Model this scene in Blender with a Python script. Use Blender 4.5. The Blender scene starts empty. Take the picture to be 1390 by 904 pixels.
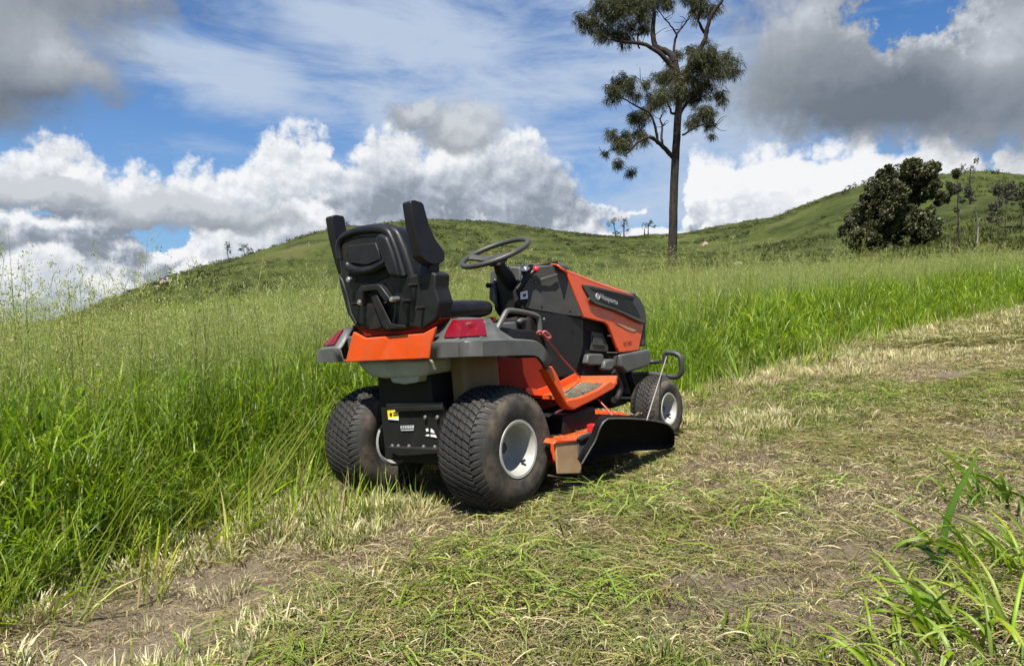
import bpy, math, random
import numpy as np
from mathutils import Vector, Matrix, noise as mnoise

random.seed(7)
rng = np.random.default_rng(7)
SC = bpy.context.scene
COL = SC.collection
R = math.radians

# ---------------------------------------------------------------- camera
cam_data = bpy.data.cameras.new("camera")
cam = bpy.data.objects.new("camera", cam_data)
COL.objects.link(cam)
cam.location = (0, 0, 0.87)
cam.rotation_euler = (R(90 - 1.306), 0, 0)
cam_data.sensor_width = 36
cam_data.lens = 24.99
cam_data.clip_start = 0.05
cam_data.clip_end = 20000
SC.camera = cam

# ---------------------------------------------------------------- sun + exposure
SUN_EL, SUN_AZ = 61, 198          # azimuth measured from +Y towards +X
sun_data = bpy.data.lights.new("sun", 'SUN')
sun_data.energy = 5.0
sun_data.angle = R(0.53)
sun_data.color = (1.0, 0.95, 0.87)
sun = bpy.data.objects.new("sun", sun_data)
COL.objects.link(sun)
to_sun = Vector((math.sin(R(SUN_AZ)) * math.cos(R(SUN_EL)), math.cos(R(SUN_AZ)) * math.cos(R(SUN_EL)), math.sin(R(SUN_EL))))
sun.rotation_euler = to_sun.to_track_quat('Z', 'Y').to_euler()
SC.view_settings.view_transform = 'Standard'
SC.view_settings.look = 'None'
SC.view_settings.exposure = 0.9
SC.view_settings.gamma = 1
SC.cycles.max_bounces = 4
SC.cycles.diffuse_bounces = 3
SC.cycles.glossy_bounces = 3
SC.cycles.transmission_bounces = 3
SC.cycles.caustics_reflective = False
SC.cycles.use_adaptive_sampling = True
SC.cycles.adaptive_threshold = 0.03

# ---------------------------------------------------------------- node helper
class NT:
    def __init__(s, tree):
        s.t = tree; s.n = tree.nodes; s.l = tree.links
    def put(s, sock, v):
        if v is None: return
        if hasattr(v, 'is_output') or hasattr(v, 'links'): s.l.new(v, sock)
        else: sock.default_value = v
    def node(s, typ, ins=None, **props):
        nd = s.n.new(typ)
        for k, v in props.items(): setattr(nd, k, v)
        if ins:
            for k, v in ins.items(): s.put(nd.inputs[k], v)
        return nd
    def m(s, op, a, b=None, c=None, clamp=False):
        nd = s.n.new('ShaderNodeMath'); nd.operation = op; nd.use_clamp = clamp
        for i, v in enumerate((a, b, c)): s.put(nd.inputs[i], v)
        return nd.outputs[0]
    def v(s, op, a, b=None, sc=None):
        nd = s.n.new('ShaderNodeVectorMath'); nd.operation = op
        s.put(nd.inputs[0], a); s.put(nd.inputs[1], b)
        if sc is not None: s.put(nd.inputs['Scale'], sc)
        return nd.outputs['Value'] if op in ('LENGTH', 'DOT_PRODUCT', 'DISTANCE') else nd.outputs[0]
    def mix(s, f, a, b, blend='MIX'):
        nd = s.n.new('ShaderNodeMix'); nd.data_type = 'RGBA'; nd.blend_type = blend
        s.put(nd.inputs[0], f); s.put(nd.inputs[6], a); s.put(nd.inputs[7], b)
        return nd.outputs[2]
    def ss(s, x, lo, hi, a=0.0, b=1.0):
        nd = s.n.new('ShaderNodeMapRange'); nd.interpolation_type = 'SMOOTHSTEP'
        s.put(nd.inputs[0], x)
        for i, q in enumerate((lo, hi, a, b)): s.put(nd.inputs[i + 1], q)
        return nd.outputs[0]
    def noise(s, vec, scale, detail=4, rough=0.55, dist=0.0):
        nd = s.node('ShaderNodeTexNoise', {'Vector': vec, 'Scale': scale, 'Detail': detail, 'Roughness': rough, 'Distortion': dist})
        return nd.outputs[0]
    def ramp(s, f, stops):
        nd = s.n.new('ShaderNodeValToRGB'); s.put(nd.inputs[0], f)
        el = nd.color_ramp.elements
        while len(el) < len(stops): el.new(0.5)
        for e, (p, c) in zip(el, stops):
            e.position = p; e.color = (*c, 1) if len(c) == 3 else c
        return nd.outputs[0]

# ---------------------------------------------------------------- sky
world = bpy.data.worlds.new("World")
SC.world = world
world.use_nodes = True
wt = world.node_tree
wt.nodes.clear()
W = NT(wt)
out = wt.nodes.new('ShaderNodeOutputWorld')
bg = wt.nodes.new('ShaderNodeBackground')
bg.inputs[1].default_value = 0.071
W.l.new(bg.outputs[0], out.inputs[0])
sky = wt.nodes.new('ShaderNodeTexSky')
sky.sky_type = 'NISHITA'; sky.sun_disc = False
sky.sun_elevation = R(SUN_EL); sky.sun_rotation = R(SUN_AZ)
sky.air_density = 1.0; sky.dust_density = 0.4; sky.ozone_density = 2.0
tc = wt.nodes.new('ShaderNodeTexCoord')
sep = W.node('ShaderNodeSeparateXYZ', {0: tc.outputs['Generated']})
dx, dy, dz = sep.outputs
az = W.m('MULTIPLY', W.m('ARCTAN2', dx, dy), 180 / math.pi)
el = W.m('MULTIPLY', W.m('ARCSINE', dz), 180 / math.pi)
P = W.node('ShaderNodeCombineXYZ', {0: az, 1: el, 2: 0.0}).outputs[0]

TOPS1 = [(-35.603,11.272),(-34.004,12.046),(-31.927,12.324),(-30.43,11.303),(-29.333,10.289),(-28.188,11.299),(-26.799,11.035),(-25.857,10.408),(-24.149,11.584),(-22.149,12.118),(-20.092,12.545),(-18.399,13.936),(-16.895,14.627),(-15.153,14.379),(-13.614,12.533),(-11.925,13.595),(-10.498,15.282),(-8.779,15.194),(-7.338,13.774),(-5.293,15.466),(-3.71,16.04),(-2.063,15.628),(-0.767,14.983),(0.413,15.093),(1.593,14.43),(2.949,13.756),(4.303,12.514),(5.596,11.033),(7.929,10.193),(10.236,9.679),(12.233,8.322),(13.183,9.578),(14.06,12.51),(15.273,12.875),(17.444,13.109),(20.608,12.87),(22.139,13.205),(23.64,13.269),(26.537,13.466),(29.746,13.179),(31.928,12.229),(33.283,10.92),(33.755,9.347),(34.097,11.1),(34.611,11.684),(35.596,11.731)]
BASE1 = [(-35.671,6.223),(-30.711,6.082),(-25.669,5.321),(-15.863,6.238),(-10.242,8.379),(0.296,8.8),(6.188,8.176),(10.82,6.941),(14.207,6.286),(35.691,4.797)]
TOPS2 = [(-35.679,5.654),(-34.483,6.314),(-32.842,6.532),(-31.579,5.928),(-30.726,4.824),(-29.405,4.018),(-27.582,3.357),(-26.409,3.076),(-25.412,6.913),(-23.695,7.433),(-20.656,7.159),(-18.007,9.36),(-15.837,10.4),(-14.188,9.538),(-11.957,6.913),(-9.671,7.538),(-5.603,7.84),(-2.66,8.33),(-0.296,8.108),(2.07,7.64),(4.428,8.545),(6.772,8.167),(9.095,7.55),(11.96,6.458),(15.294,9.491),(17.466,10.042),(20.639,9.213),(23.669,10.172),(26.571,10.346),(29.34,9.691),(31.977,8.364),(34.06,7.788),(35.647,8.017)]
def group(name, build, outs=('D',)):
    g = bpy.data.node_groups.new(name, 'ShaderNodeTree')
    g.interface.new_socket('P', in_out='INPUT', socket_type='NodeSocketVector')
    for o in outs: g.interface.new_socket(o, in_out='OUTPUT', socket_type='NodeSocketFloat')
    gi = g.nodes.new('NodeGroupInput'); go = g.nodes.new('NodeGroupOutput')
    G = NT(g)
    res = build(G, gi.outputs[0])
    for i, r_ in enumerate(res if isinstance(res, tuple) else (res,)): G.l.new(r_, go.inputs[i])
    return g
def use(g, p):
    nd = wt.nodes.new('ShaderNodeGroup'); nd.node_tree = g
    W.l.new(p, nd.inputs[0]); return nd.outputs
def n2(G, vec, scale, detail, rough, color=False, dist=0.0):
    nd = G.node('ShaderNodeTexNoise', {'Vector': vec, 'Scale': scale, 'Detail': detail, 'Roughness': rough, 'Distortion': dist}, noise_dimensions='2D')
    return nd.outputs['Color'] if color else nd.outputs[0]
def blob(G, p, c, r):
    q = G.v('MULTIPLY', G.v('SUBTRACT', p, (c[0], c[1], 0)), (1 / r[0], 1 / r[1], 1))
    return G.m('SUBTRACT', 1.0, G.v('LENGTH', q))
def warp(G, p, scale, ax, ay, detail=5, seed=0.0):
    w = n2(G, G.v('ADD', p, (seed, seed * 2, 0)), scale, detail, 0.6, True)
    return G.v('ADD', p, G.v('MULTIPLY', G.v('SUBTRACT', w, (0.5, 0.5, 0.5)), (ax, ay, 0)))
def billow(G, p, scale, seed, octs=3, gain=0.5):
    q = G.v('ADD', p, (seed, seed * 1.7, 0))
    tot = None; a, s = 0.55, scale
    for i in range(octs):
        vn = G.node('ShaderNodeTexVoronoi', {'Vector': q, 'Scale': s}, feature='F1', voronoi_dimensions='2D')
        d = vn.outputs['Distance']
        b = G.m('MULTIPLY', G.m('SUBTRACT', 0.4, G.m('MULTIPLY', d, d)), a)
        tot = b if tot is None else G.m('ADD', tot, b)
        a *= gain; s *= 2.2
    return tot
def fcurve(G, x, tab):
    t = G.m('MULTIPLY_ADD', x, 1 / 90, 0.5, clamp=True)
    fc = G.n.new('ShaderNodeFloatCurve'); cv = fc.mapping.curves[0]
    pts = [((a + 45) / 90, e / 40) for a, e in tab]
    pts = [(0.0, pts[0][1])] + pts + [(1.0, pts[-1][1])]
    while len(cv.points) < len(pts): cv.points.new(0.5, 0.5)
    for q, (x_, y_) in zip(cv.points, pts): q.location = (x_, y_); q.handle_type = 'AUTO_CLAMPED'
    fc.mapping.update(); G.l.new(t, fc.inputs[1])
    return G.m('MULTIPLY', fc.outputs[0], 40)
def row(tops, seed, sc, gaps):
    def f(G, p):
        p2 = warp(G, p, 0.33, 1.7, 1.5, 4, seed)
        sp = G.node('ShaderNodeSeparateXYZ', {0: p2})
        d = G.m('MULTIPLY', G.m('SUBTRACT', fcurve(G, sp.outputs[0], tops), sp.outputs[1]), 0.30)
        d = G.m('MINIMUM', G.m('SUBTRACT', d, 0.30), 1.6)
        d = G.m('ADD', d, G.m('MULTIPLY', billow(G, p2, sc, seed, 4), 1.25))
        d = G.m('ADD', d, G.m('MULTIPLY', G.m('SUBTRACT', n2(G, G.v('ADD', p, (seed, -seed, 0)), 0.9, 6, 0.62), 0.5), 0.75))
        if gaps:
            p3 = warp(G, p, 0.30, 7.0, 4.0, 5, seed + 4)
            for (c, r, k) in gaps: d = G.m('SUBTRACT', d, G.m('MULTIPLY', G.m('MAXIMUM', blob(G, p3, c, r), 0.0), k))
        return d
    return f
GAPS1 = [([(-25.905,5.731)][0], (4.4, 1.8), 3.0), ([(-33.249,7.134)][0], (5.0, 0.8), 1.6), ([(10.805,10.334)][0], (3.6, 1.6), 2.2), ([(11.387,7.497)][0], (4.0, 1.2), 2.2), ([(7.931,9.74)][0], (3.2, 1.6), 1.6)]
GAPS2 = [([(-26.394,4.5)][0], (3.5, 2.0), 2.0), ([(10.817,7.511)][0], (5.0, 1.4), 2.5)]
def g_dark(G, p):
    p2 = warp(G, p, 0.22, 3.6, 3.0, 5, 2.0)
    p4 = warp(G, p, 0.35, 8.0, 5.0, 5, 6.0)
    tot = None
    for c, r in DARK:
        b = G.m('MULTIPLY', blob(G, p2, c, r), 2.0)
        tot = b if tot is None else G.m('SMOOTH_MAX', tot, b, 0.3)
    tot = G.m('SUBTRACT', tot, G.m('MULTIPLY', G.m('MAXIMUM', blob(G, p4, [(28.985,20.556)][0], (5.4, 2.3)), 0.0), 4.0))
    tot = G.m('MINIMUM', tot, 1.1)
    tot = G.m('ADD', tot, G.m('MULTIPLY', billow(G, p2, 0.26, 9.0), 0.6))
    return G.m('ADD', tot, G.m('MULTIPLY', G.m('SUBTRACT', n2(G, p, 0.5, 6, 0.62), 0.5), 1.0))
DARK = [([(-35.496,18.69)][0], (5.9, 5.8)), ([(-34.028,16.147)][0], (5.4, 2.5)), ([(-39.924,16.655)][0], (9.0, 6.4)), ([(-37.674,23.994)][0], (14.0, 9.0)),
        ([(26.502,16.644)][0], (11.5, 4.2)), ([(33.132,16.081)][0], (10.0, 5.6)), ([(26.473,19.248)][0], (9.5, 4.5)), ([(35.887,18.392)][0], (8.0, 6.0)), ([(33.031,23.224)][0], (16.0, 5.0)),
        ([(40.288,15.337)][0], (12.0, 6.5)), ([(-4.123,14.838)][0], (3.8, 2.2)), ([(-7.621,15.83)][0], (2.8, 1.1)), ([(-33.235,8.248)][0], (5, 1.0)), ([(-23.695,7.433)][0], (7.5, 1.3))]
GR1 = group('cumulus_row_far', row(TOPS1, 3.0, 0.30, GAPS1))
GR2 = group('cumulus_row_low', row(TOPS2, 14.0, 0.42, GAPS2))
GD = group('dark_cloud_field', g_dark)
OFF = (-0.30, 0.60, 0)
d1 = use(GR1, P)[0]; d1o = use(GR1, W.v('ADD', P, OFF))[0]
d2 = use(GR2, P)[0]; d2o = use(GR2, W.v('ADD', P, OFF))[0]
dd = use(GD, P)[0]; dd2 = use(GD, W.v('ADD', P, (-0.4, 0.9, 0)))[0]
# clear sky
base = W.mix(1.0, sky.outputs[0], (0.36, 0.66, 0.98, 1), 'MULTIPLY')
# thin high streaks
pc = W.node('ShaderNodeMapping', {'Vector': P, 'Rotation': (0, 0, R(-16)), 'Scale': (0.07, 0.26, 1)}, vector_type='POINT').outputs[0]
ci = n2(W, pc, 1.0, 7, 0.60, dist=0.25)
ci2 = n2(W, P, 0.06, 4, 0.5, dist=0.4)
reg = W.m('MAXIMUM', W.m('MULTIPLY', blob(W, P, [(0.294,20.802)][0], (25, 12.5)), 1.5), W.m('MULTIPLY', blob(W, P, [(-20.565,17.865)][0], (9.5, 3.4)), 1.1))
reg = W.m('MAXIMUM', reg, W.m('MULTIPLY', blob(W, P, [(13.609,13.508)][0], (13, 10)), 1.2))
reg = W.m('MAXIMUM', reg, W.ss(el, 28, 40, -0.4, 0.35))
cm = W.m('ADD', W.m('MULTIPLY', W.m('MINIMUM', reg, 0.75), 0.85), W.m('ADD', W.m('MULTIPLY', W.m('SUBTRACT', ci, 0.5), 2.0), W.m('MULTIPLY', W.m('SUBTRACT', ci2, 0.5), 0.9)))
cm = W.m('MULTIPLY', W.ss(cm, -0.10, 0.90), 0.92)
veil = W.ss(el, 0, 26, 0.40, 0.0)
c1 = W.mix(veil, base, (2.9, 3.9, 5.3, 1))
c1 = W.mix(cm, c1, (3.9, 4.65, 5.8, 1))
CR = [(0.0, (2.0, 2.3, 2.75)), (0.30, (3.0, 3.35, 3.9)), (0.62, (4.6, 4.95, 5.45)), (1.0, (6.9, 7.0, 7.15))]
spx = W.node('ShaderNodeSeparateXYZ', {0: warp(W, P, 0.2, 3.0, 2.0, 4, 8.0)})
big = W.m('SUBTRACT', n2(W, W.v('MULTIPLY', P, (1.0, 1.8, 1)), 0.16, 4, 0.55), 0.5)
def lit(d, do, shade, k0, ke, kb):
    L = W.m('MULTIPLY_ADD', W.m('SUBTRACT', d, do), ke, k0)
    L = W.m('ADD', L, W.m('MULTIPLY', big, kb))
    # thicker towards the middle: less light comes through
    L = W.m('SUBTRACT', L, W.m('MULTIPLY', W.ss(d, 0.15, 1.7), 0.20))
    for c, r, k in shade: L = W.m('ADD', L, W.m('MULTIPLY', W.m('MAXIMUM', blob(W, P, c, r), 0.0), k))
    return L
# far row: bright heads, grey bases
h1 = W.m('SUBTRACT', spx.outputs[1], fcurve(W, az, BASE1))
L1 = lit(d1, d1o, [([(-13.068,10.25)][0], (9, 5.0), -0.16), ([(-2.658,10.221)][0], (10, 4.0), -0.18), ([(3.834,11.624)][0], (6, 4), -0.12), ([(23.662,10.953)][0], (17, 6.5), 0.65)], 0.62, 0.66, 0.9)
L1 = W.m('ADD', L1, W.ss(h1, -1.5, 5.5, -0.30, 0.26))
c2 = W.mix(W.ss(d1, -0.10, 0.42), c1, W.ramp(L1, CR))
L2 = lit(d2, d2o, [([(-33.287,4.201)][0], (7, 3), 0.25), ([(-15.851,8.193)][0], (5, 3), 0.3), ([(-24.211,5.117)][0], (8, 2), .15), ([(-5.608,5.871)][0], (14, 3), -.1), ([(23.679,9.124)][0], (16, 4), 0.3)], 0.60, 0.62, 1.1)
c2 = W.mix(W.ss(d2, -0.10, 0.48), c2, W.ramp(L2, CR))
Ld = W.m('ADD', W.m('MULTIPLY_ADD', W.m('SUBTRACT', dd, dd2), 0.26, 0.40), W.m('MULTIPLY', W.m('SUBTRACT', n2(W, P, 0.14, 4, 0.55), 0.5), 0.7))
for c, r, k in [([(-32.286,17.132)][0], (4.6, 3.2), 0.4), ([(-33.975,14.124)][0], (9, 2.6), -0.3), ([(27.463,14.34)][0], (13, 2.8), -0.45), ([(33.54,16.234)][0], (7, 2.5), 0.2), ([(35.493,18.903)][0], (8, 3), 0.35), ([(22.563,21.459)][0], (8, 4), 0.5), ([(28.361,16.144)][0], (9, 3.0), -0.25), ([(33.735,16.869)][0], (3.5, 2.2), .2), ([(-4.122,15.056)][0], (6, 5), 0.6), ([(-11.792,17.433)][0], (3, 2), .4), ([(-33.235,8.248)][0], (8, 3), .5), ([(-23.692,7.804)][0], (10, 3), .42)]:
    Ld = W.m('ADD', Ld, W.m('MULTIPLY', W.m('MAXIMUM', blob(W, P, c, r), 0.0), k))
cd = W.ramp(Ld, [(0.0, (1.25, 1.45, 1.7)), (0.35, (2.05, 2.28, 2.58)), (0.7, (2.9, 3.15, 3.5)), (1.0, (4.6, 4.85, 5.2))])
c3 = W.mix(W.m('MULTIPLY', W.ss(dd, -0.30, 0.85), 0.96), c2, cd)
W.l.new(c3, bg.inputs[0])
world.cycles.sampling_method = 'NONE'

# ---------------------------------------------------------------- object helpers
def link(name, mesh, mat=None, parent=None, loc=None):
    o = bpy.data.objects.new(name, mesh)
    COL.objects.link(o)
    if mat is not None:
        mesh.materials.clear()
        for mm in (mat if isinstance(mat, (list, tuple)) else [mat]): mesh.materials.append(mm)
    if parent is not None: o.parent = parent
    if loc is not None: o.location = loc
    return o
def tag(o, label=None, cat=None, group=None, kind=None):
    if label: o['label'] = label
    if cat: o['category'] = cat
    if group: o['group'] = group
    if kind: o['kind'] = kind
    return o
def empty(name, loc, label, cat, group=None):
    o = bpy.data.objects.new(name, None)
    COL.objects.link(o); o.location = loc
    o.empty_display_size = 0.2
    return tag(o, label, cat, group)
def V3(p): return Vector(p)

class MB:
    """collects shapes into one mesh"""
    def __init__(s): s.v = []; s.f = []; s.c = None
    def add(s, vs, fs):
        n = len(s.v); s.v += [tuple(p) for p in vs]; s.f += [tuple(i + n for i in f) for f in fs]; return s
    def box(s, x0, x1, y0, y1, z0, z1):
        vs = [(x, y, z) for x in (x0, x1) for y in (y0, y1) for z in (z0, z1)]
        return s.add(vs, [(0, 1, 3, 2), (4, 6, 7, 5), (0, 4, 5, 1), (2, 3, 7, 6), (0, 2, 6, 4), (1, 5, 7, 3)])
    def prism(s, poly, vec, scale=1.0, mirror=False):
        n = len(poly); vec = V3(vec)
        c = sum((V3(p) for p in poly), Vector()) / n
        b = [c + (V3(p) - c) * scale + vec for p in poly]
        vs = [V3(p) for p in poly] + b
        fs = [tuple(range(n)), tuple(range(2 * n - 1, n - 1, -1))] + [(i, i + n, (i + 1) % n + n, (i + 1) % n) for i in range(n)]
        s.add(vs, fs)
        if mirror: s.add([(p[0], -p[1], p[2]) for p in vs], fs)
        return s
    def loft(s, rings, closed=True, caps=True):
        n = len(rings[0]); vs = [p for r in rings for p in r]; fs = []
        for i in range(len(rings) - 1):
            for j in range(n if closed else n - 1):
                a, b = i * n + j, i * n + (j + 1) % n
                fs.append((a, b, b + n, a + n))
        if caps and closed: fs += [tuple(range(n - 1, -1, -1)), tuple(range((len(rings) - 1) * n, len(rings) * n))]
        return s.add(vs, fs)
    def tube(s, path, r, n=10, closed=False, caps=True):
        path = [V3(p) for p in path]; m = len(path)
        rs = r if isinstance(r, (list, tuple)) else [r] * m
        rings = []; up = None
        for i, p in enumerate(path):
            a = path[(i - 1) % m] if (closed or i > 0) else p
            b = path[(i + 1) % m] if (closed or i < m - 1) else p
            t = (b - a)
            if t.length < 1e-9: t = Vector((0, 0, 1))
            t.normalize()
            if up is None: up = t.orthogonal().normalized()
            up = (up - t * up.dot(t))
            if up.length < 1e-6: up = t.orthogonal()
            up.normalize(); w = t.cross(up)
            rings.append([p + (up * math.cos(k * 2 * math.pi / n) + w * math.sin(k * 2 * math.pi / n)) * rs[i] for k in range(n)])
        if closed: rings.append(rings[0])
        return s.loft(rings, True, caps and not closed)
    def lathe(s, prof, c, n=32, axis='y', closed=False):
        """prof: (radius, offset along the axis)"""
        rings = []
        for k in range(n):
            a = 2 * math.pi * k / n
            rr = []
            for r, o in prof:
                u, w = r * math.cos(a), r * math.sin(a)
                rr.append((c[0] + u, c[1] + o, c[2] + w) if axis == 'y' else (c[0] + u, c[1] + w, c[2] + o) if axis == 'z' else (c[0] + o, c[1] + u, c[2] + w))
            rings.append(rr)
        rings.append(rings[0])
        return s.loft(rings, closed, False)
    def ball(s, c, r, n=10, sq=(1, 1, 1)):
        prof = [(r * math.sin(math.pi * i / n), -r * math.cos(math.pi * i / n)) for i in range(n + 1)]
        k0 = len(s.v)
        s.lathe(prof, (0, 0, 0), n * 2, 'z')
        for i in range(k0, len(s.v)):
            p = s.v[i]; s.v[i] = (c[0] + p[0] * sq[0], c[1] + p[1] * sq[1], c[2] + p[2] * sq[2])
        return s
    def mirror(s):
        n = len(s.v); s.v += [(p[0], -p[1], p[2]) for p in s.v]
        s.f += [tuple(i + n for i in reversed(f)) for f in s.f]; return s
    def build(s, name, mat, parent=None, bevel=0.0, angle=35, seg=2, center=True, sub=0):
        me = bpy.data.meshes.new(name)
        c = Vector((0, 0, 0))
        if center and s.v:
            a = np.array([tuple(p) for p in s.v]); c = Vector(((a.min(0) + a.max(0)) / 2).tolist())
        me.from_pydata([tuple(V3(p) - c) for p in s.v], [], s.f)
        me.validate()
        import bmesh
        bm = bmesh.new(); bm.from_mesh(me)
        bmesh.ops.remove_doubles(bm, verts=bm.verts, dist=1e-5)
        bmesh.ops.recalc_face_normals(bm, faces=bm.faces)
        bm.to_mesh(me); bm.free()
        me.shade_smooth()
        me.set_sharp_from_angle(angle=R(angle))
        o = link(name, me, mat, parent, c)
        if sub:
            md = o.modifiers.new('sub', 'SUBSURF'); md.levels = sub; md.render_levels = sub
        if bevel:
            md = o.modifiers.new('bevel', 'BEVEL'); md.width = bevel; md.segments = seg; md.limit_method = 'ANGLE'; md.angle_limit = R(30); md.harden_normals = False
        return o
def curve(pts, n=6, closed=False):
    """Catmull-Rom through points"""
    p = [V3(q) for q in pts]; m = len(p); o = []
    rngs = range(m if closed else m - 1)
    for i in rngs:
        a = p[(i - 1) % m] if (closed or i > 0) else p[0]
        b, c = p[i], p[(i + 1) % m]
        d = p[(i + 2) % m] if (closed or i < m - 2) else p[-1]
        for k in range(n):
            t = k / n
            o.append(0.5 * ((2 * b) + (c - a) * t + (2 * a - 5 * b + 4 * c - d) * t * t + (3 * b - a - 3 * c + d) * t ** 3))
    if not closed: o.append(p[-1])
    return o

# ---------------------------------------------------------------- materials
def mat_new(name):
    m = bpy.data.materials.new(name); m.use_nodes = True
    T = NT(m.node_tree); p = m.node_tree.nodes['Principled BSDF']
    return m, T, p
def plain(name, col, rough=0.5, metal=0.0, bump=0.0, bscale=200, dust=0.0, dustcol=(0.22, 0.17, 0.11), coat=0.0, spec=0.5, var=0.12):
    m, T, p = mat_new(name)
    co = T.node('ShaderNodeTexCoord').outputs['Object']
    n1 = T.noise(co, 9, 5, 0.6)
    c = T.mix(T.ss(n1, 0.3, 0.7), tuple(x * (1 - var) for x in col) + (1,), tuple(min(1, x * (1 + var)) for x in col) + (1,))
    rg = T.m('ADD', rough, T.m('MULTIPLY', T.m('SUBTRACT', T.noise(co, 25, 4, 0.6), 0.5), 0.18))
    if dust:
        n2 = T.noise(co, 14, 7, 0.7)
        ge = T.node('ShaderNodeNewGeometry')
        upz = T.node('ShaderNodeSeparateXYZ', {0: ge.outputs['Normal']}).outputs[2]
        f = T.m('MULTIPLY', T.ss(n2, 0.36, 0.72), T.m('MULTIPLY_ADD', T.ss(upz, -0.2, 0.9), 0.5, 0.5))
        f = T.m('MULTIPLY', f, dust, clamp=True)
        c = T.mix(f, c, dustcol + (1,))
        rg = T.m('ADD', rg, T.m('MULTIPLY', f, 0.4), clamp=True)
    T.put(p.inputs['Base Color'], c); T.put(p.inputs['Roughness'], rg)
    p.inputs['Metallic'].default_value = metal
    p.inputs['Specular IOR Level'].default_value = spec
    if coat: p.inputs['Coat Weight'].default_value = coat; p.inputs['Coat Roughness'].default_value = 0.12
    if bump:
        b = T.node('ShaderNodeBump', {'Height': T.noise(co, bscale, 3, 0.6), 'Strength': bump, 'Distance': 0.002})
        T.l.new(b.outputs[0], p.inputs['Normal'])
    return m
M = {}
M['orange'] = plain('orange_paint', (0.68, 0.070, 0.007), 0.32, coat=0.3, dust=0.42, var=0.08)
M['orange_plastic'] = plain('orange_plastic', (0.68, 0.076, 0.007), 0.42, bump=0.05, dust=0.30, var=0.07)
M['dusty_orange'] = plain('dusty_orange_paint', (0.36, 0.20, 0.095), 0.65, dust=1.8, dustcol=(0.33, 0.25, 0.15))
M['grey'] = plain('grey_plastic', (0.072, 0.074, 0.071), 0.47, bump=0.12, bscale=420, dust=0.42, dustcol=(0.15, 0.135, 0.11))
M['dark_grey'] = plain('dark_grey_plastic', (0.036, 0.038, 0.034), 0.48, bump=0.12, bscale=420, dust=0.15)
M['black'] = plain('black_plastic', (0.010, 0.0105, 0.011), 0.48, bump=0.10, bscale=380, dust=0.04, spec=0.3)
M['matt_black'] = plain('matt_black', (0.009, 0.009, 0.009), 0.75, dust=0.10, spec=0.25)
M['seat'] = plain('seat_vinyl', (0.0065, 0.007, 0.0085), 0.42, bump=0.16, bscale=260, dust=0.05, spec=0.34)
M['frame'] = plain('black_steel', (0.012, 0.012, 0.012), 0.6, dust=0.2, dustcol=(0.06, 0.048, 0.034), spec=0.2)
M['rubber'] = plain('tyre_rubber', (0.021, 0.021, 0.021), 0.62, bump=0.2, bscale=120, dust=0.35, dustcol=(0.07, 0.06, 0.045), spec=0.35)
M['groove'] = plain('tyre_groove', (0.010, 0.010, 0.010), 0.8, dust=0.7, dustcol=(0.075, 0.06, 0.04), spec=0.2)
M['sidewall'] = plain('tyre_sidewall_dusty', (0.03, 0.028, 0.025), 0.75, bump=0.2, bscale=90, dust=1.15, dustcol=(0.135, 0.108, 0.074), spec=0.3)
M['rim'] = plain('rim_paint', (0.36, 0.355, 0.325), 0.4, dust=0.6, dustcol=(0.25, 0.21, 0.16))
M['hub'] = plain('hub_black', (0.02, 0.02, 0.02), 0.5)
M['bolt'] = plain('zinc_bolt', (0.55, 0.55, 0.55), 0.32, metal=0.9)
M['tank'] = plain('tank_plastic', (0.30, 0.32, 0.235), 0.42, dust=0.2)
M['fuel'] = plain('fuel_tank_plastic', (0.14, 0.105, 0.045), 0.6)
M['arch'] = plain('shaded_orange_underside', (0.20, 0.016, 0.006), 0.7, dust=0.3, dustcol=(0.06, 0.035, 0.02), spec=0.2)  # orange darkened in its colour to stand in for shade under fenders and seat
M['flap'] = plain('flap_rubber', (0.006, 0.006, 0.006), 0.85, dust=0.03, spec=0.08)
M['cord'] = plain('red_cord', (0.42, 0.10, 0.09), 0.8)
M['white_cord'] = plain('pale_cord', (0.30, 0.29, 0.23), 0.8)
M['white'] = plain('white_print', (0.75, 0.76, 0.72), 0.5)
M['yellow'] = plain('yellow_print', (0.80, 0.62, 0.03), 0.5)
M['red_knob'] = plain('red_knob_plastic', (0.55, 0.02, 0.03), 0.25, coat=0.4)
M['print'] = plain('grey_print', (0.42, 0.43, 0.43), 0.5)
M['mat_rubber'] = plain('step_mat', (0.13, 0.115, 0.09), 0.8, bump=0.5, bscale=160, dust=0.6, dustcol=(0.24, 0.20, 0.14))
m, T, p = mat_new('tail_lens')
co = T.node('ShaderNodeTexCoord').outputs['Object']
wv = T.node('ShaderNodeTexWave', {'Vector': co, 'Scale': 60.0}, bands_direction='Y')
p.inputs['Base Color'].default_value = (0.17, 0.003, 0.010, 1)
p.inputs['Roughness'].default_value = 0.16
p.inputs['Coat Weight'].default_value = 0.25
p.inputs['Transmission Weight'].default_value = 0.12
T.l.new(T.node('ShaderNodeBump', {'Height': wv.outputs[1], 'Strength': 0.25, 'Distance': 0.002}).outputs[0], p.inputs['Normal'])
M['lens'] = m

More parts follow.
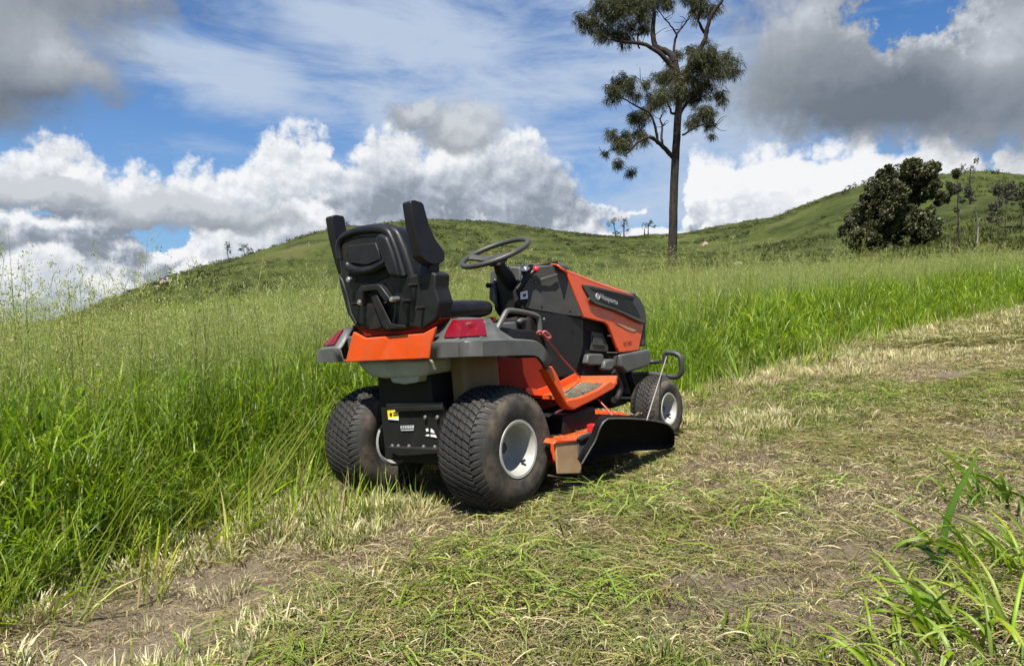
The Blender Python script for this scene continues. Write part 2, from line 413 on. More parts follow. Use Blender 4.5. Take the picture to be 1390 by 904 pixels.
# ---------------------------------------------------------------- terrain
_P = np.random.default_rng(3).random((256, 256))
def vnoise(x, y):
    xi = np.floor(x).astype(int); yi = np.floor(y).astype(int)
    fx = x - xi; fy = y - yi
    fx = fx * fx * (3 - 2 * fx); fy = fy * fy * (3 - 2 * fy)
    g = lambda a, b: _P[a & 255, b & 255]
    return (g(xi, yi) * (1 - fx) + g(xi + 1, yi) * fx) * (1 - fy) + (g(xi, yi + 1) * (1 - fx) + g(xi + 1, yi + 1) * fx) * fy - 0.5
def nfbm(x, y, s, o=4, g=0.5):
    t = 0; a = 1.0
    for i in range(o):
        t = t + vnoise(x * s + 17.3 * i, y * s - 9.1 * i) * a; a *= g; s *= 2.03
    return t
def sstep(x, a, b):
    t = np.clip((x - a) / (b - a), 0, 1); return t * t * (3 - 2 * t)
CREST = [(-42.885,-3.046),(-35.769,-1.06),(-31.865,0.0),(-29.437,1.136),(-27.126,2.268),(-25.693,2.882),(-20.677,4.534),(-14.759,6.778),(-13.084,7.11),(-9.671,7.481),(-6.189,7.716),(-3.251,7.691),(0.296,7.239),(4.431,6.638),(9.1,6.287),(13.088,6.43),(17.487,7.019),(20.651,7.702),(24.176,8.828),(27.515,9.603),(31.104,9.62),(33.63,9.551),(35.635,8.907),(39.014,7.31),(46.088,4.099)]
FIELD = [(-42.898,-3.915),(-35.803,-3.611),(-31.895,-2.521),(-27.161,-1.056),(-16.992,0.284),(-5.619,0.826),(3.85,1.42),(11.98,2.145),(24.731,2.099),(35.726,2.117),(46.122,2.053)]
RC = [(-40, 110), (-30, 120), (-20, 170), (-8, 230), (5, 300), (15, 300), (25, 250), (36, 240), (48, 260)]
def lerp(az, tab): return np.interp(az, [t[0] for t in tab], [t[1] for t in tab])
SLX, SLY, SL0 = 0.089367, 0.006028, 0.063675
CAMZ = 0.87
R0, R1 = 11.0, 48.0
def hgt(x, y, detail=True):
    x = np.asarray(x, float); y = np.asarray(y, float)
    r = np.hypot(x, y) + 1e-6
    az = np.degrees(np.arctan2(x, y))
    front = 1 - sstep(np.abs(az), 50, 95)
    azc = np.clip(az, -48, 48)
    plane = SL0 + SLX * x + SLY * y
    k = np.clip(60 / np.maximum(r, 60), 0, 1)
    plane = SL0 + (plane - SL0) * k
    tf = np.tan(np.radians(lerp(azc, FIELD))); tcr = np.tan(np.radians(lerp(azc, CREST))); rc = lerp(azc, RC)
    e0 = (plane - CAMZ) / r
    ef = e0 + (tf - e0) * sstep(r, R0, R1)
    t = np.clip((r - R1) / (rc - R1), 0, 1)
    und = 0.10 * np.sin(t * np.pi) * vnoise(az * 0.11 + 3, t * 4.0 + 1) * np.abs(tcr - tf) * 3
    prof = t ** 0.9
    e = np.where(r < R1, ef, tf + (tcr - tf) * (prof * (1.75 - 0.75 * prof)) + und)
    z = CAMZ + e * r
    zc = CAMZ + tcr * rc
    back = np.clip((r - rc) / rc, 0, 8)
    z = np.where(r > rc, zc - back * back * 26 - back * 9, z)
    z = plane + (z - plane) * front
    z = np.maximum(z, -55.0)
    if detail:
        z = z + nfbm(x, y, 0.05, 4) * np.clip((r - 40) / 60, 0, 1) * 1.5 * np.clip((rc * 1.0 - r) / 40 + 1.1, 0.1, 1)
        z = z + nfbm(x + 40, y, 0.9, 4, 0.55) * 0.035 * sstep(r, 0.3, 2) * (1 - sstep(r, 45, 60))
        # keep the ground even under the mower
        lx, ly = to_local(x, y)
        w = (1 - sstep(np.abs(lx - 0.65), 0.9, 1.5)) * (1 - sstep(np.abs(ly), 0.6, 1.1))
        z = z + (plane - z) * w
        # soil clods and ruts in the mown strip
        z = z + (nfbm(x, y, 6.0, 3, 0.6) * 0.018 + np.abs(nfbm(x, y, 17.0, 3, 0.6)) * 0.016) * (1 - sstep(r, 10, 22)) * (1 - 0.8 * w)
    return z
MO = Vector((-0.33128, 3.16868, 0.05317))
MM = ((0.638456, 0.767183, 0.061682), (-0.764494, 0.641401, -0.064454), (-0.089011, -0.006004, 0.996013))
def to_local(x, y):
    z = SL0 + SLX * x + SLY * y
    a, b, c = x - MO.x, y - MO.y, z - MO.z
    return a * MM[0][0] + b * MM[0][1] + c * MM[0][2], a * MM[1][0] + b * MM[1][1] + c * MM[1][2]
EDGE = [(-6, .3), (-3.5, .1), (-1.62, .10), (-1.42, .14), (-.91, .46), (-.4, .66), (-.05, .72), (1.5, .66), (2.2, .45), (3.03, .30), (5.69, .10), (9.52, -.27), (14.3, -1.15), (20, -2.6), (30, -5.5), (60, -15)]
def edge_off(x, y):
    """metres inside the tall grass (positive) measured across the mowing line"""
    lx, ly = to_local(x, y)
    return ly - np.interp(lx, [e[0] for e in EDGE], [e[1] for e in EDGE])

def polar(name, rs, azs, closed, hf):
    A, B = np.meshgrid(np.radians(azs), rs)
    X = B * np.sin(A); Y = B * np.cos(A); Z = hf(X, Y)
    n = len(azs); v = np.stack([X, Y, Z], -1).reshape(-1, 3)
    i = np.arange(len(rs) - 1)[:, None] * n; j = np.arange(n if closed else n - 1)[None]
    j2 = (j + 1) % n
    f = np.stack([i + j, i + n + j, i + n + j2, i + j2], -1).reshape(-1, 4)
    me = bpy.data.meshes.new(name)
    me.vertices.add(len(v)); me.vertices.foreach_set('co', v.ravel())
    me.loops.add(f.size); me.loops.foreach_set('vertex_index', f[:, ::-1].ravel().astype(np.int32))
    me.polygons.add(len(f)); me.polygons.foreach_set('loop_start', np.arange(0, f.size, 4, dtype=np.int32))
    me.update(calc_edges=True); me.shade_smooth()
    return me

# soil with litter
m, T, p = mat_new('soil')
pos = T.node('ShaderNodeNewGeometry').outputs['Position']
n1 = T.noise(pos, 1.3, 6, 0.6); n2 = T.noise(pos, 22, 6, 0.7); n3 = T.noise(pos, 110, 4, 0.7)
c = T.ramp(n1, [(0.3, (0.185, 0.135, 0.085)), (0.5, (0.275, 0.212, 0.14)), (0.72, (0.34, 0.275, 0.185))])
c = T.mix(T.ss(n2, 0.42, 0.7), c, (0.38, 0.31, 0.21, 1))
c = T.mix(T.ss(n3, 0.55, 0.75, 0.0, 0.55), c, (0.48, 0.41, 0.26, 1))
c = T.mix(T.ss(n3, 0.28, 0.42, 0.6, 0.0), c, (0.12, 0.085, 0.055, 1))
T.put(p.inputs['Base Color'], T.mix(1.0, c, (0.74, 0.74, 0.74, 1), 'MULTIPLY')); p.inputs['Roughness'].default_value = 0.95; p.inputs['Specular IOR Level'].default_value = 0.15
b = T.node('ShaderNodeBump', {'Height': T.m('ADD', n3, T.m('MULTIPLY', n2, 1.5)), 'Strength': 1.0, 'Distance': 0.02})
T.l.new(b.outputs[0], p.inputs['Normal'])
M['soil'] = m
# hillside turf
m, T, p = mat_new('hill_turf')
pos = T.node('ShaderNodeNewGeometry').outputs['Position']
sq = T.v('MULTIPLY', pos, (1.0, 0.55, 1.6))
n1 = T.noise(sq, 0.022, 6, 0.62, 0.6); n2 = T.noise(sq, 0.14, 7, 0.68); n3 = T.noise(pos, 1.1, 6, 0.7)
c = T.ramp(n1, [(0.33, (0.070, 0.088, 0.022)), (0.5, (0.095, 0.118, 0.027)), (0.68, (0.140, 0.138, 0.047))])
c = T.mix(T.ss(n2, 0.48, 0.62, 0.0, 0.85), c, (0.040, 0.054, 0.015, 1))
c = T.mix(T.ss(n2, 0.30, 0.42, 0.45, 0.0), c, (0.19, 0.175, 0.075, 1))
n4 = T.noise(T.v('MULTIPLY', pos, (1.0, .6, 1.8)), 0.055, 6, 0.7, 0.8)
c = T.mix(T.ss(n4, 0.52, 0.62, 0.0, 0.7), c, (0.045, 0.055, 0.018, 1))
c = T.mix(T.ss(n4, 0.33, 0.42, 0.55, 0.0), c, (0.20, 0.165, 0.085, 1))
c = T.mix(T.ss(n3, 0.50, 0.72, 0.0, 0.55), c, (0.05, 0.068, 0.018, 1))
T.put(p.inputs['Base Color'], T.mix(1.0, c, (0.74, 0.74, 0.74, 1), 'MULTIPLY')); p.inputs['Roughness'].default_value = 0.95; p.inputs['Specular IOR Level'].default_value = 0.1
b = T.node('ShaderNodeBump', {'Height': T.m('ADD', T.m('MULTIPLY', n3, 1.0), T.m('MULTIPLY', n2, 3.0)), 'Strength': 0.9, 'Distance': 0.7})
T.l.new(b.outputs[0], p.inputs['Normal'])
M['hill'] = m

azs = np.concatenate([np.linspace(-48, 48, 460), np.linspace(50, 310, 90)])
rs = np.concatenate([[0.02], np.concatenate([np.geomspace(.25, 1.2, 30), np.linspace(1.22, 6, 240), np.geomspace(6.05, 57, 120)])])
tag(link('ground', polar('ground', rs, azs, True, hgt), M['soil']), kind='structure')
azh = np.linspace(-75, 75, 520)
rh = np.concatenate([np.linspace(54, 320, 170), np.geomspace(330, 1400, 24)])
tag(link('hills', polar('hills', rh, azh, False, lambda x, y: hgt(x, y) - 0.03 - 0.6 * (1 - sstep(np.hypot(x, y), 54, 60))), M['hill']), kind='structure')
rl = np.concatenate([np.linspace(50, 400, 12), np.geomspace(500, 9000, 24)])
def low(x, y):
    r = np.hypot(x, y); return np.where(r < 60, -7.0, -7 - 52 * sstep(r, 60, 500)) + nfbm(x, y, 0.002, 4) * 22 * sstep(r, 600, 3000) - 12 * (1 - sstep(np.abs(np.degrees(np.arctan2(x, y))), 40, 75)) * 0
tag(link('valley', polar('valley', rl, np.linspace(0, 360, 97)[:-1], True, low), M['hill']), kind='structure')

# ---------------------------------------------------------------- riding mower
mower = empty('riding_mower', MO, 'orange and grey ride-on lawn mower parked at the edge of tall grass, seen from behind', 'lawn mower')
mower.rotation_euler = Matrix(MM).transposed().to_euler()
def part(mb, name, mat, parent=None, **k):
    o = mb.build(name, M[mat] if isinstance(mat, str) else mat, parent or mower, **k)
    if parent is not None and parent is not mower:
        o.location = Vector(o.location) - Vector(parent.location)
    return o

# ---- wheels
def wheel(cx, cy, w, Rr, rimr, side, rows, nlug, slant, lug_h, dish):
    """side -1: outer face looks to -y"""
    s = side
    h = w / 2
    sh = 0.30 * w
    R_ = Rr - lug_h
    prof = [(rimr, s * (h - .012)), (rimr + .010, s * (h - .004)), (rimr + .022, s * (h + .002)), (rimr + (R_ - rimr) * .45, s * (h + .008)), (rimr + (R_ - rimr) * .72, s * (h + .003)),
            (R_ - .022, s * (h - .016)), (R_ - .008, s * (h - .032)), (R_, s * (h - .058)), (R_ + .003, s * h * .3), (R_ + .003, -s * h * .3), (R_, -s * (h - .058)), (R_ - .008, -s * (h - .032)), (R_ - .022, -s * (h - .016)),
            (rimr + (R_ - rimr) * .72, -s * (h + .003)), (rimr + (R_ - rimr) * .45, -s * (h + .008)), (rimr + .01, -s * (h - .004)), (rimr, -s * (h - .012))]
    t = MB(); t.lathe(prof, (cx, cy, Rr), 72, 'y', True)
    tyre = part(t, 'tyre', 'sidewall', angle=60)
    tyre.data.materials.append(M['groove'])
    for f_ in tyre.data.polygons:
        if abs(f_.center.y + tyre.location.y - cy) < h - .028 and Vector((f_.center.x, f_.center.z)).length > R_ - .05: f_.material_index = 1
    lug = MB()
    pr = sorted([(q[1], q[0]) for q in prof[4:14]])
    py = [q[0] for q in pr]; pz = [q[1] for q in pr]
    rad = lambda y: float(np.interp(y, py, pz))
    da = 2 * math.pi / nlug
    for j in range(-1, rows + 1):
        inner = w - .085
        if j < 0: ya, yb = -h + .006, -h + .040
        elif j == rows: ya, yb = h - .006, h - .040
        else: ya, yb = -inner / 2 + inner * (j + .05) / rows, -inner / 2 + inner * (j + .95) / rows
        ph = (j % 2) * .5 * da
        for i in range(nlug):
            a0 = da * i + ph + random.uniform(-.02, .02) * da
            sl = slant * da * (1 if j >= 0 and j < rows else .5)
            fill = .30
            vs = []; K = 3
            for k in range(K + 1):
                t = k / K
                y = ya + (yb - ya) * t; aa = a0 + sl * (t - .5)
                if j < 0 or j == rows: aa = a0 + sl * (t - .5) * (1 if j == rows else -1)
                rb = rad(y) - .004; rt = rad(y) + lug_h * (.15 + .85 * t if (j < 0 or j == rows) else 1 if 0 < k < K else .93)
                wd = da * fill * (.8 + .2 * t if (j < 0 or j == rows) else 1)
                for a, q in ((aa - wd * 1.18, rb), (aa - wd, rt), (aa + wd, rt), (aa + wd * 1.18, rb)):
                    vs.append((cx + q * math.cos(a), cy + y, Rr + q * math.sin(a)))
            fs = []
            for k in range(K):
                b0 = k * 4
                for e in range(3): fs.append((b0 + e, b0 + e + 1, b0 + e + 5, b0 + e + 4))
            fs += [(0, 3, 2, 1), (K * 4, K * 4 + 1, K * 4 + 2, K * 4 + 3)]
            lug.add(vs, fs)
    part(lug, 'tread', 'rubber', tyre, angle=30)
    # rim: outer flange, drop centre, disc
    rp = [(rimr + .016, s * (h - .006)), (rimr + .012, s * (h + .002)), (rimr + .002, s * (h + .001)), (rimr - .006, s * (h - .012)), (rimr - .012, s * (h - .022)), (rimr - .016, s * (h - dish * .55)), (rimr - .030, s * (h - dish * .8)), (rimr - .036, s * (h - dish)),
          (rimr * .55, s * (h - dish - .006)), (rimr * .42, s * (h - dish + .004)), (rimr * .22, s * (h - dish + .006)), (0.002, s * (h - dish + .006))]
    rm = MB(); rm.lathe(rp, (cx, cy, Rr), 48)
    rim = part(rm, 'rim', 'rim', angle=50)
    bk = MB(); bk.lathe([(rimr + .016, -s * (h - .006)), (rimr + .002, -s * (h + .001)), (rimr - .012, -s * (h - .022)), (rimr - .02, -s * (h * .2)), (rimr - .036, s * (h - dish - .004))], (cx, cy, Rr), 40)
    part(bk, 'inner_rim', 'rim', rim, angle=50)
    hb = MB(); hb.lathe([(rimr * .21, s * (h - dish)), (rimr * .21, s * (h - dish + .022)), (rimr * .15, s * (h - dish + .028)), (.0015, s * (h - dish + .028))], (cx, cy, Rr), 20)
    part(hb, 'hub_cap', 'hub', rim)
    vv = MB(); a = R(-52)
    vr = rimr - .022
    vv.tube([(cx + vr * math.cos(a), cy + s * (h - .035), Rr + vr * math.sin(a)), (cx + (vr - .012) * math.cos(a), cy + s * (h - .012), Rr + (vr - .012) * math.sin(a))], .006, 8)
    part(vv, 'valve', 'hub', rim)
    return tyre
wheel(0, -.375, .25, .254, .104, -1, 5, 54, -.62, .0075, .105)
wheel(0, .375, .25, .254, .104, 1, 5, 54, -.62, .0075, .105)
wheel(1.39, -.364, .155, .19, .078, -1, 3, 44, -.9, .005, .06)
wheel(1.39, .364, .155, .19, .078, 1, 3, 44, -.9, .005, .06)

# ---- chassis, drive, axles
b = MB(); b.box(-.14, .10, -.17, .17, .20, .60); b.box(.10, 1.5, -.16, -.13, .30, .40); b.box(.10, 1.5, .13, .16, .30, .40); b.box(.2, .55, -.15, .15, .22, .42)
b.box(1.30, 1.48, -.12, .12, .20, .36)
part(b, 'chassis', 'frame', bevel=.006)
b = MB(); b.tube([(0, -.26, .254), (0, .26, .254)], .032, 12); b.box(-.09, .10, -.11, .11, .18, .34)
part(b, 'rear_axle', 'frame', bevel=.004)
b = MB(); b.tube([(1.39, -.30, .19), (1.39, -.27, .24), (1.39, 0, .27), (1.39, .27, .24), (1.39, .30, .19)], .024, 10)
b.tube([(1.39, -.28, .17), (1.39, -.28, .33)], .02, 10); b.tube([(1.39, .28, .17), (1.39, .28, .33)], .02, 10); b.tube([(1.30, -.28, .26), (1.30, .28, .26)], .01, 8)
part(b, 'front_axle', 'frame')
# rear plate with prints and bolts
pl = [(-0.15,0.1173,0.4523),(-0.15,-0.2385,0.4634),(-0.15,-0.2421,0.3604),(-0.15,-0.2029,0.2578),(-0.15,-0.1787,0.2533),(-0.15,0.0357,0.2343),(-0.15,0.1078,0.2595)]
tp = part(MB().prism(pl, (.02, 0, 0)), 'rear_plate', 'frame', bevel=.003)
part(MB().prism([(-0.153,0.1054,0.2684),(-0.153,-0.2172,0.2776),(-0.153,-0.215,0.2607),(-0.153,0.0324,0.2335),(-0.153,0.0906,0.2512)], (-.022, 0, -.004)), 'plate_flange', 'frame', tp, bevel=.002)
part(MB().prism([(-0.152,0.0504,0.4391),(-0.152,-0.239,0.4516),(-0.152,-0.2452,0.4336),(-0.152,0.0385,0.42)], (-.012, 0, 0)), 'plate_ridge', 'frame', tp, bevel=.002)
lb = part(MB().prism([(-0.1525,0.106,0.4235),(-0.1525,0.0344,0.4282),(-0.1525,0.0362,0.3815),(-0.1525,0.1045,0.3827)], (-.002, 0, 0)), 'warning_label', 'yellow', tp)
mk = MB()
for q in [[(-0.1548,0.09,0.4128),(-0.1548,0.0751,0.4138),(-0.1548,0.0763,0.3985),(-0.1548,0.0906,0.3982)],[(-0.1548,0.065,0.4163),(-0.1548,0.0429,0.4174),(-0.1548,0.0432,0.4123),(-0.1548,0.0652,0.4111)],[(-0.1548,0.0663,0.4066),(-0.1548,0.0443,0.4077),(-0.1548,0.0446,0.4019),(-0.1548,0.0667,0.4007)]]: mk.prism(q, (-.0008, 0, 0))
part(mk, 'label_mark', 'hub', tp)
part(MB().prism([(-0.1549,0.1004,0.3914),(-0.1549,0.0342,0.3932),(-0.1549,0.0342,0.3826),(-0.1549,0.1005,0.3839)], (-.0008, 0, 0)), 'label_strip', 'white', tp)
mk = MB()
for q in [[(-0.1528,0.0279,0.3589),(-0.1528,0.0173,0.3596),(-0.1528,0.0192,0.3461),(-0.1528,0.0299,0.3451)],[(-0.1528,0.0134,0.3598),(-0.1528,0.0029,0.3604),(-0.1528,0.0048,0.3469),(-0.1528,0.0153,0.3462)],[(-0.1528,-0.001,0.3606),(-0.1528,-0.0124,0.3613),(-0.1528,-0.0105,0.3478),(-0.1528,0.0009,0.3471)],[(-0.1528,-0.0162,0.3614),(-0.1528,-0.0281,0.3621),(-0.1528,-0.0262,0.3487),(-0.1528,-0.0143,0.348)],[(-0.1528,-0.0314,0.3622),(-0.1528,-0.0427,0.3629),(-0.1528,-0.0408,0.3496),(-0.1528,-0.0295,0.3488)],[(-0.1528,-0.046,0.3631),(-0.1528,-0.0581,0.3638),(-0.1528,-0.0563,0.3505),(-0.1528,-0.0441,0.3497)]]: mk.prism(q, (-.001, 0, 0))
mk.prism([(-0.1528,0.027,0.3416),(-0.1528,-0.0538,0.3459),(-0.1528,-0.0531,0.3409),(-0.1528,0.0277,0.3364)], (-.001, 0, 0))
part(mk, 'plate_print', 'print', tp)
mk = MB()
for q in [[(-0.1528,-0.1298,0.3506),(-0.1528,-0.1437,0.3543),(-0.1528,-0.1465,0.342),(-0.1528,-0.1326,0.3383)],[(-0.1528,-0.1614,0.3534),(-0.1528,-0.1759,0.3462),(-0.1528,-0.1809,0.3341),(-0.1528,-0.1571,0.3377)],[(-0.1528,-0.1264,0.3256),(-0.1528,-0.1449,0.3295),(-0.1528,-0.1481,0.3203),(-0.1528,-0.1278,0.3195)],[(-0.1528,-0.1558,0.3284),(-0.1528,-0.1845,0.3281),(-0.1528,-0.1916,0.3161),(-0.1528,-0.1568,0.3192)]]: mk.prism(q, (-.001, 0, 0))
part(mk, 'plate_decal', 'white', tp)
for c in [(-0.155,0.0882,0.2687),(-0.155,0.0491,0.2695),(-0.155,-0.0204,0.2725),(-0.155,-0.1121,0.2755),(-0.155,-0.1801,0.2775),(-0.155,-0.1389,0.401),(-0.155,-0.2119,0.4029)]:
    b = MB().lathe([(.0085, 0), (.0085, -.007), (.006, -.009), (.0005, -.009)], c, 8, 'x')
    part(b, 'bolt', 'bolt', tp)
# translucent tank below the rear panel
tk = [(-0.195,0.2457,0.6465),(-0.195,-0.2189,0.6462),(-0.195,-0.2124,0.5814),(-0.195,-0.1381,0.5716),(-0.195,0.0615,0.5688),(-0.195,0.1478,0.5744),(-0.195,0.2135,0.6162)]
tko = part(MB().prism(tk, (.16, 0, 0)), 'reservoir', 'tank', bevel=.018, seg=3)
part(MB().prism([(-0.19,0.0306,0.571),(-0.19,-0.1558,0.5769),(-0.19,-0.1433,0.5511),(-0.19,-0.0646,0.5421),(-0.19,0.0098,0.5487)], (.08, 0, 0)), 'reservoir_neck', 'tank', tko, bevel=.006)
part(MB().box(-.06, .16, -.30, -.20, .42, .66), 'fuel_tank', 'fuel', bevel=.025, seg=3)

# ---- rear panel and fenders
pnl = [(-0.238,0.2631,0.6484),(-0.238,-0.2821,0.6503),(-0.238,-0.2986,0.711),(-0.238,-0.3319,0.7736),(-0.238,-0.3104,0.7684),(-0.238,-0.2576,0.7519),(-0.238,0.1081,0.7498),(-0.238,0.1848,0.781)]
part(MB().prism(pnl, (.016, 0, 0)), 'rear_panel', 'orange', bevel=.005)
def fender(sgn):
    rb = []  # bottom, top edge of band, upper edge of slope, inner deck
    side_b = [(-0.1989,-0.53,0.6493),(-0.1152,-0.53,0.6419),(-0.0047,-0.53,0.6322),(0.065,-0.53,0.6261),(0.1146,-0.53,0.6204),(0.141,-0.53,0.6106),(0.1612,-0.53,0.5946),(0.1951,-0.53,0.5506)]
    side_t = [(-0.1915,-0.53,0.7046),(-0.1071,-0.53,0.7011),(0.0036,-0.53,0.6914),(0.0731,-0.53,0.6835),(0.1366,-0.53,0.6737),(0.1636,-0.53,0.6636),(0.1834,-0.53,0.6494),(0.2329,-0.53,0.5931)]
    rear_b = [(-0.235,-0.2769,0.6513),(-0.235,-0.3497,0.6522),(-0.235,-0.4378,0.6526)]; rear_t = [(-0.235,-0.2932,0.71),(-0.235,-0.3571,0.7089),(-0.235,-0.4446,0.7064)]
    def corner(a, bq, n=12):
        # rounded corner between the rear edge end a and the side start bq
        o = []
        for k in range(1, n):
            t = k / n * math.pi / 2
            o.append((bq[0] + (a[0] - bq[0]) * (1 - math.sin(t)), a[1] + (bq[1] - a[1]) * (1 - math.cos(t)), a[2] + (bq[2] - a[2]) * k / n))
        return o
    Bt = rear_b + corner(rear_b[-1], side_b[0]) + side_b
    Tp = rear_t + corner(rear_t[-1], side_t[0]) + side_t
    N = len(Bt)
    Tl = [(p_[0], p_[1] + (.006 if i > 6 else 0), p_[2] + .004) for i, p_ in enumerate(Tp)]
    # ledge stepped in, then slope up to the deck
    ins = lambda p_, d: (p_[0] + (d if p_[0] < -.12 else d * max(0, (.0 - p_[0]) / .12) if p_[0] < 0 else 0), p_[1] + d * (1 if p_[1] < -.47 else max(0, (-.36 - p_[1]) / .11) if p_[1] < -.36 else 0), p_[2])
    Ld = [(q[0], q[1], q[2] + .004) for q in (ins(p_, .012) for p_ in Tl)]
    Up = []
    for i, p_ in enumerate(Ld):
        f = 1 - max(0.0, min(1.0, (p_[0] + .03) / .06))
        q = ins(p_, .05 + .02 * f); Up.append((q[0], q[1], p_[2] + .075 * f + .004))
    In = [(q[0] + .0, max(q[1], -.26) if q[1] > -.26 else -.26 + (q[1] + .26) * .35, q[2] + .012 * (1 if q[0] < .1 else 0)) for q in Up]
    In2 = [(p_[0] + (.02 if p_[0] < -.1 else 0), p_[1] + .02, p_[2] + .004) for p_ in Bt]
    rings = [In2, [(p_[0], p_[1], p_[2]) for p_ in Bt], Tp, Tl, Ld, Up, In]
    if sgn > 0: rings = [[(a, -b_, c_) for a, b_, c_ in r] for r in rings]
    f = MB(); f.loft(rings, False, False)
    fo = part(f, 'fender', 'grey', angle=28)
    md = fo.modifiers.new('solid', 'SOLIDIFY'); md.thickness = .006; md.offset = -1
    # tail lamp following the sloping face
    Li, Ui = rings[4], rings[5]
    at = lambda L, u: V3(L[int(u)]).lerp(V3(L[min(int(u) + 1, N - 1)]), u - int(u))
    rr = []
    for k in range(19):
        u = .95 + (14.35 - .95) * k / 18
        l, h_ = at(Li, u), at(Ui, u)
        tg = at(Li, u + .2) - at(Li, u - .2); n_ = tg.cross(h_ - l).normalized()
        if n_.z < 0: n_ = -n_
        a_, b__ = l.lerp(h_, .12), l.lerp(h_, .93)
        rr.append([a_ - n_ * .002, a_ + n_ * .007, l.lerp(h_, .5) + n_ * .010, b__ + n_ * .007, b__ - n_ * .002])
    lo = MB().loft(rr).build('tail_lamp', M['lens'], mower, angle=40)
    return fo
fr = fender(-1); fl = fender(1)
# tail lights lie on the sloping face

# ---- inner wheel-arch sheets
arch = [(0.0357,-0.25,0.6249),(0.4707,-0.25,0.5855),(0.553,-0.25,0.5125),(0.6025,-0.25,0.4414),(0.6611,-0.25,0.338),(0.6894,-0.25,0.2744),(-0.0009,-0.25,0.3492)]
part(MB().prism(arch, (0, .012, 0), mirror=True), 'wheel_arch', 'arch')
# ---- footrest with leg
leg = [(0.2255,-0.505,0.5458),(0.2617,-0.505,0.5602),(0.2911,-0.505,0.5235),(0.3128,-0.505,0.4871),(0.3353,-0.505,0.4241),(0.3451,-0.505,0.4),(0.3869,-0.505,0.3489),(0.3556,-0.505,0.3658),(0.3389,-0.505,0.3814)]
stp = [(0.3418,-0.505,0.4005),(0.4638,-0.505,0.3969),(0.6,-0.505,0.4112),(0.7138,-0.505,0.438),(0.7596,-0.505,0.4109),(0.7402,-0.505,0.395),(0.5685,-0.505,0.3693),(0.4576,-0.505,0.3561),(0.3925,-0.505,0.348),(0.3483,-0.505,0.3734)]
def footrest(sg):
    f = MB()
    f.prism(leg, (0, .05, 0)); 
    o = part(f if sg < 0 else mir(f), 'footrest', 'orange_plastic', bevel=.005)
    g = MB(); g.prism(stp, (0, .02, 0))
    part(g if sg < 0 else mir(g), 'footrest_rim', 'orange_plastic', o, bevel=.006)
    zt = lambda x: float(np.interp(x, [.34, .46, .62, .80], [.415, .385, .395, .425]))
    pt = MB()
    xs_ = [.37, .46, .56, .66, .76, .79]
    pt.loft([[(x, -.492, zt(x)), (x, -.26, zt(x) + .012), (x, -.26, zt(x) - .004), (x, -.492, zt(x) - .012)] for x in xs_], True, True)
    part(pt if sg < 0 else mir(pt), 'step_plate', 'orange_plastic', o)
    bk = MB(); bk.loft([[(x, -.262, zt(x) + .0), (x, -.262, zt(x) + .045), (x, -.250, zt(x) + .045), (x, -.250, zt(x))] for x in xs_], True, True)
    bk.loft([[(.775, y, zt(.78) + .0), (.795, y, zt(.78) + .03), (.805, y, zt(.78) + .028), (.79, y, zt(.78) - .005)] for y in (-.49, -.4, -.3, -.252)], True, True)
    part(bk if sg < 0 else mir(bk), 'step_edge', 'orange_plastic', o)
    mt = MB(); xm = [.42, .5, .6, .68, .74]
    mt.loft([[(x, -.470, zt(x) + .004), (x, -.32, zt(x) + .013), (x, -.32, zt(x) + .008), (x, -.470, zt(x) - .002)] for x in xm], True, True)
    for k in range(13):
        x = .43 + k * .024
        mt.box(x, x + .009, -.462, -.33, zt(x) + .004, zt(x) + .0135)
    part(mt if sg < 0 else mir(mt), 'step_mat', 'mat_rubber', o)
def mir(mb):
    mb.v = [(p_[0], -p_[1], p_[2]) for p_ in mb.v]; return mb
footrest(-1); footrest(1)

# ---- control console with loop handle at the right fender
hp = [(-0.0182,-0.43,0.7111),(-0.0025,-0.43,0.7264),(0.0376,-0.43,0.7672),(0.0755,-0.43,0.8044),(0.0955,-0.43,0.8116),(0.1409,-0.43,0.8078),(0.2189,-0.43,0.7946),(0.2762,-0.43,0.7797),(0.2935,-0.43,0.7644),(0.2941,-0.43,0.7028)]
h = MB(); h.tube(curve(hp, 4), .0115, 8)
part(h, 'grab_handle', 'grey')
cs = [(0.0001,-0.425,0.7038),(0.0476,-0.425,0.747),(0.1365,-0.425,0.7327),(0.2453,-0.425,0.7197),(0.2908,-0.425,0.7082),(0.3062,-0.425,0.6679),(0.2383,-0.425,0.6706),(0.0823,-0.425,0.6906)]
part(MB().prism(cs, (0, .13, 0)), 'side_console', 'black', bevel=.006)
lv = part(MB().tube([(0.2389,-0.39,0.7285),(0.2366,-0.39,0.748),(0.2225,-0.39,0.757)], [.012, .012, .02], 8).ball([(0.223,-0.39,0.7602)][0], .022, 8, (1.5, 1, .8)), 'lever', 'dark_grey')
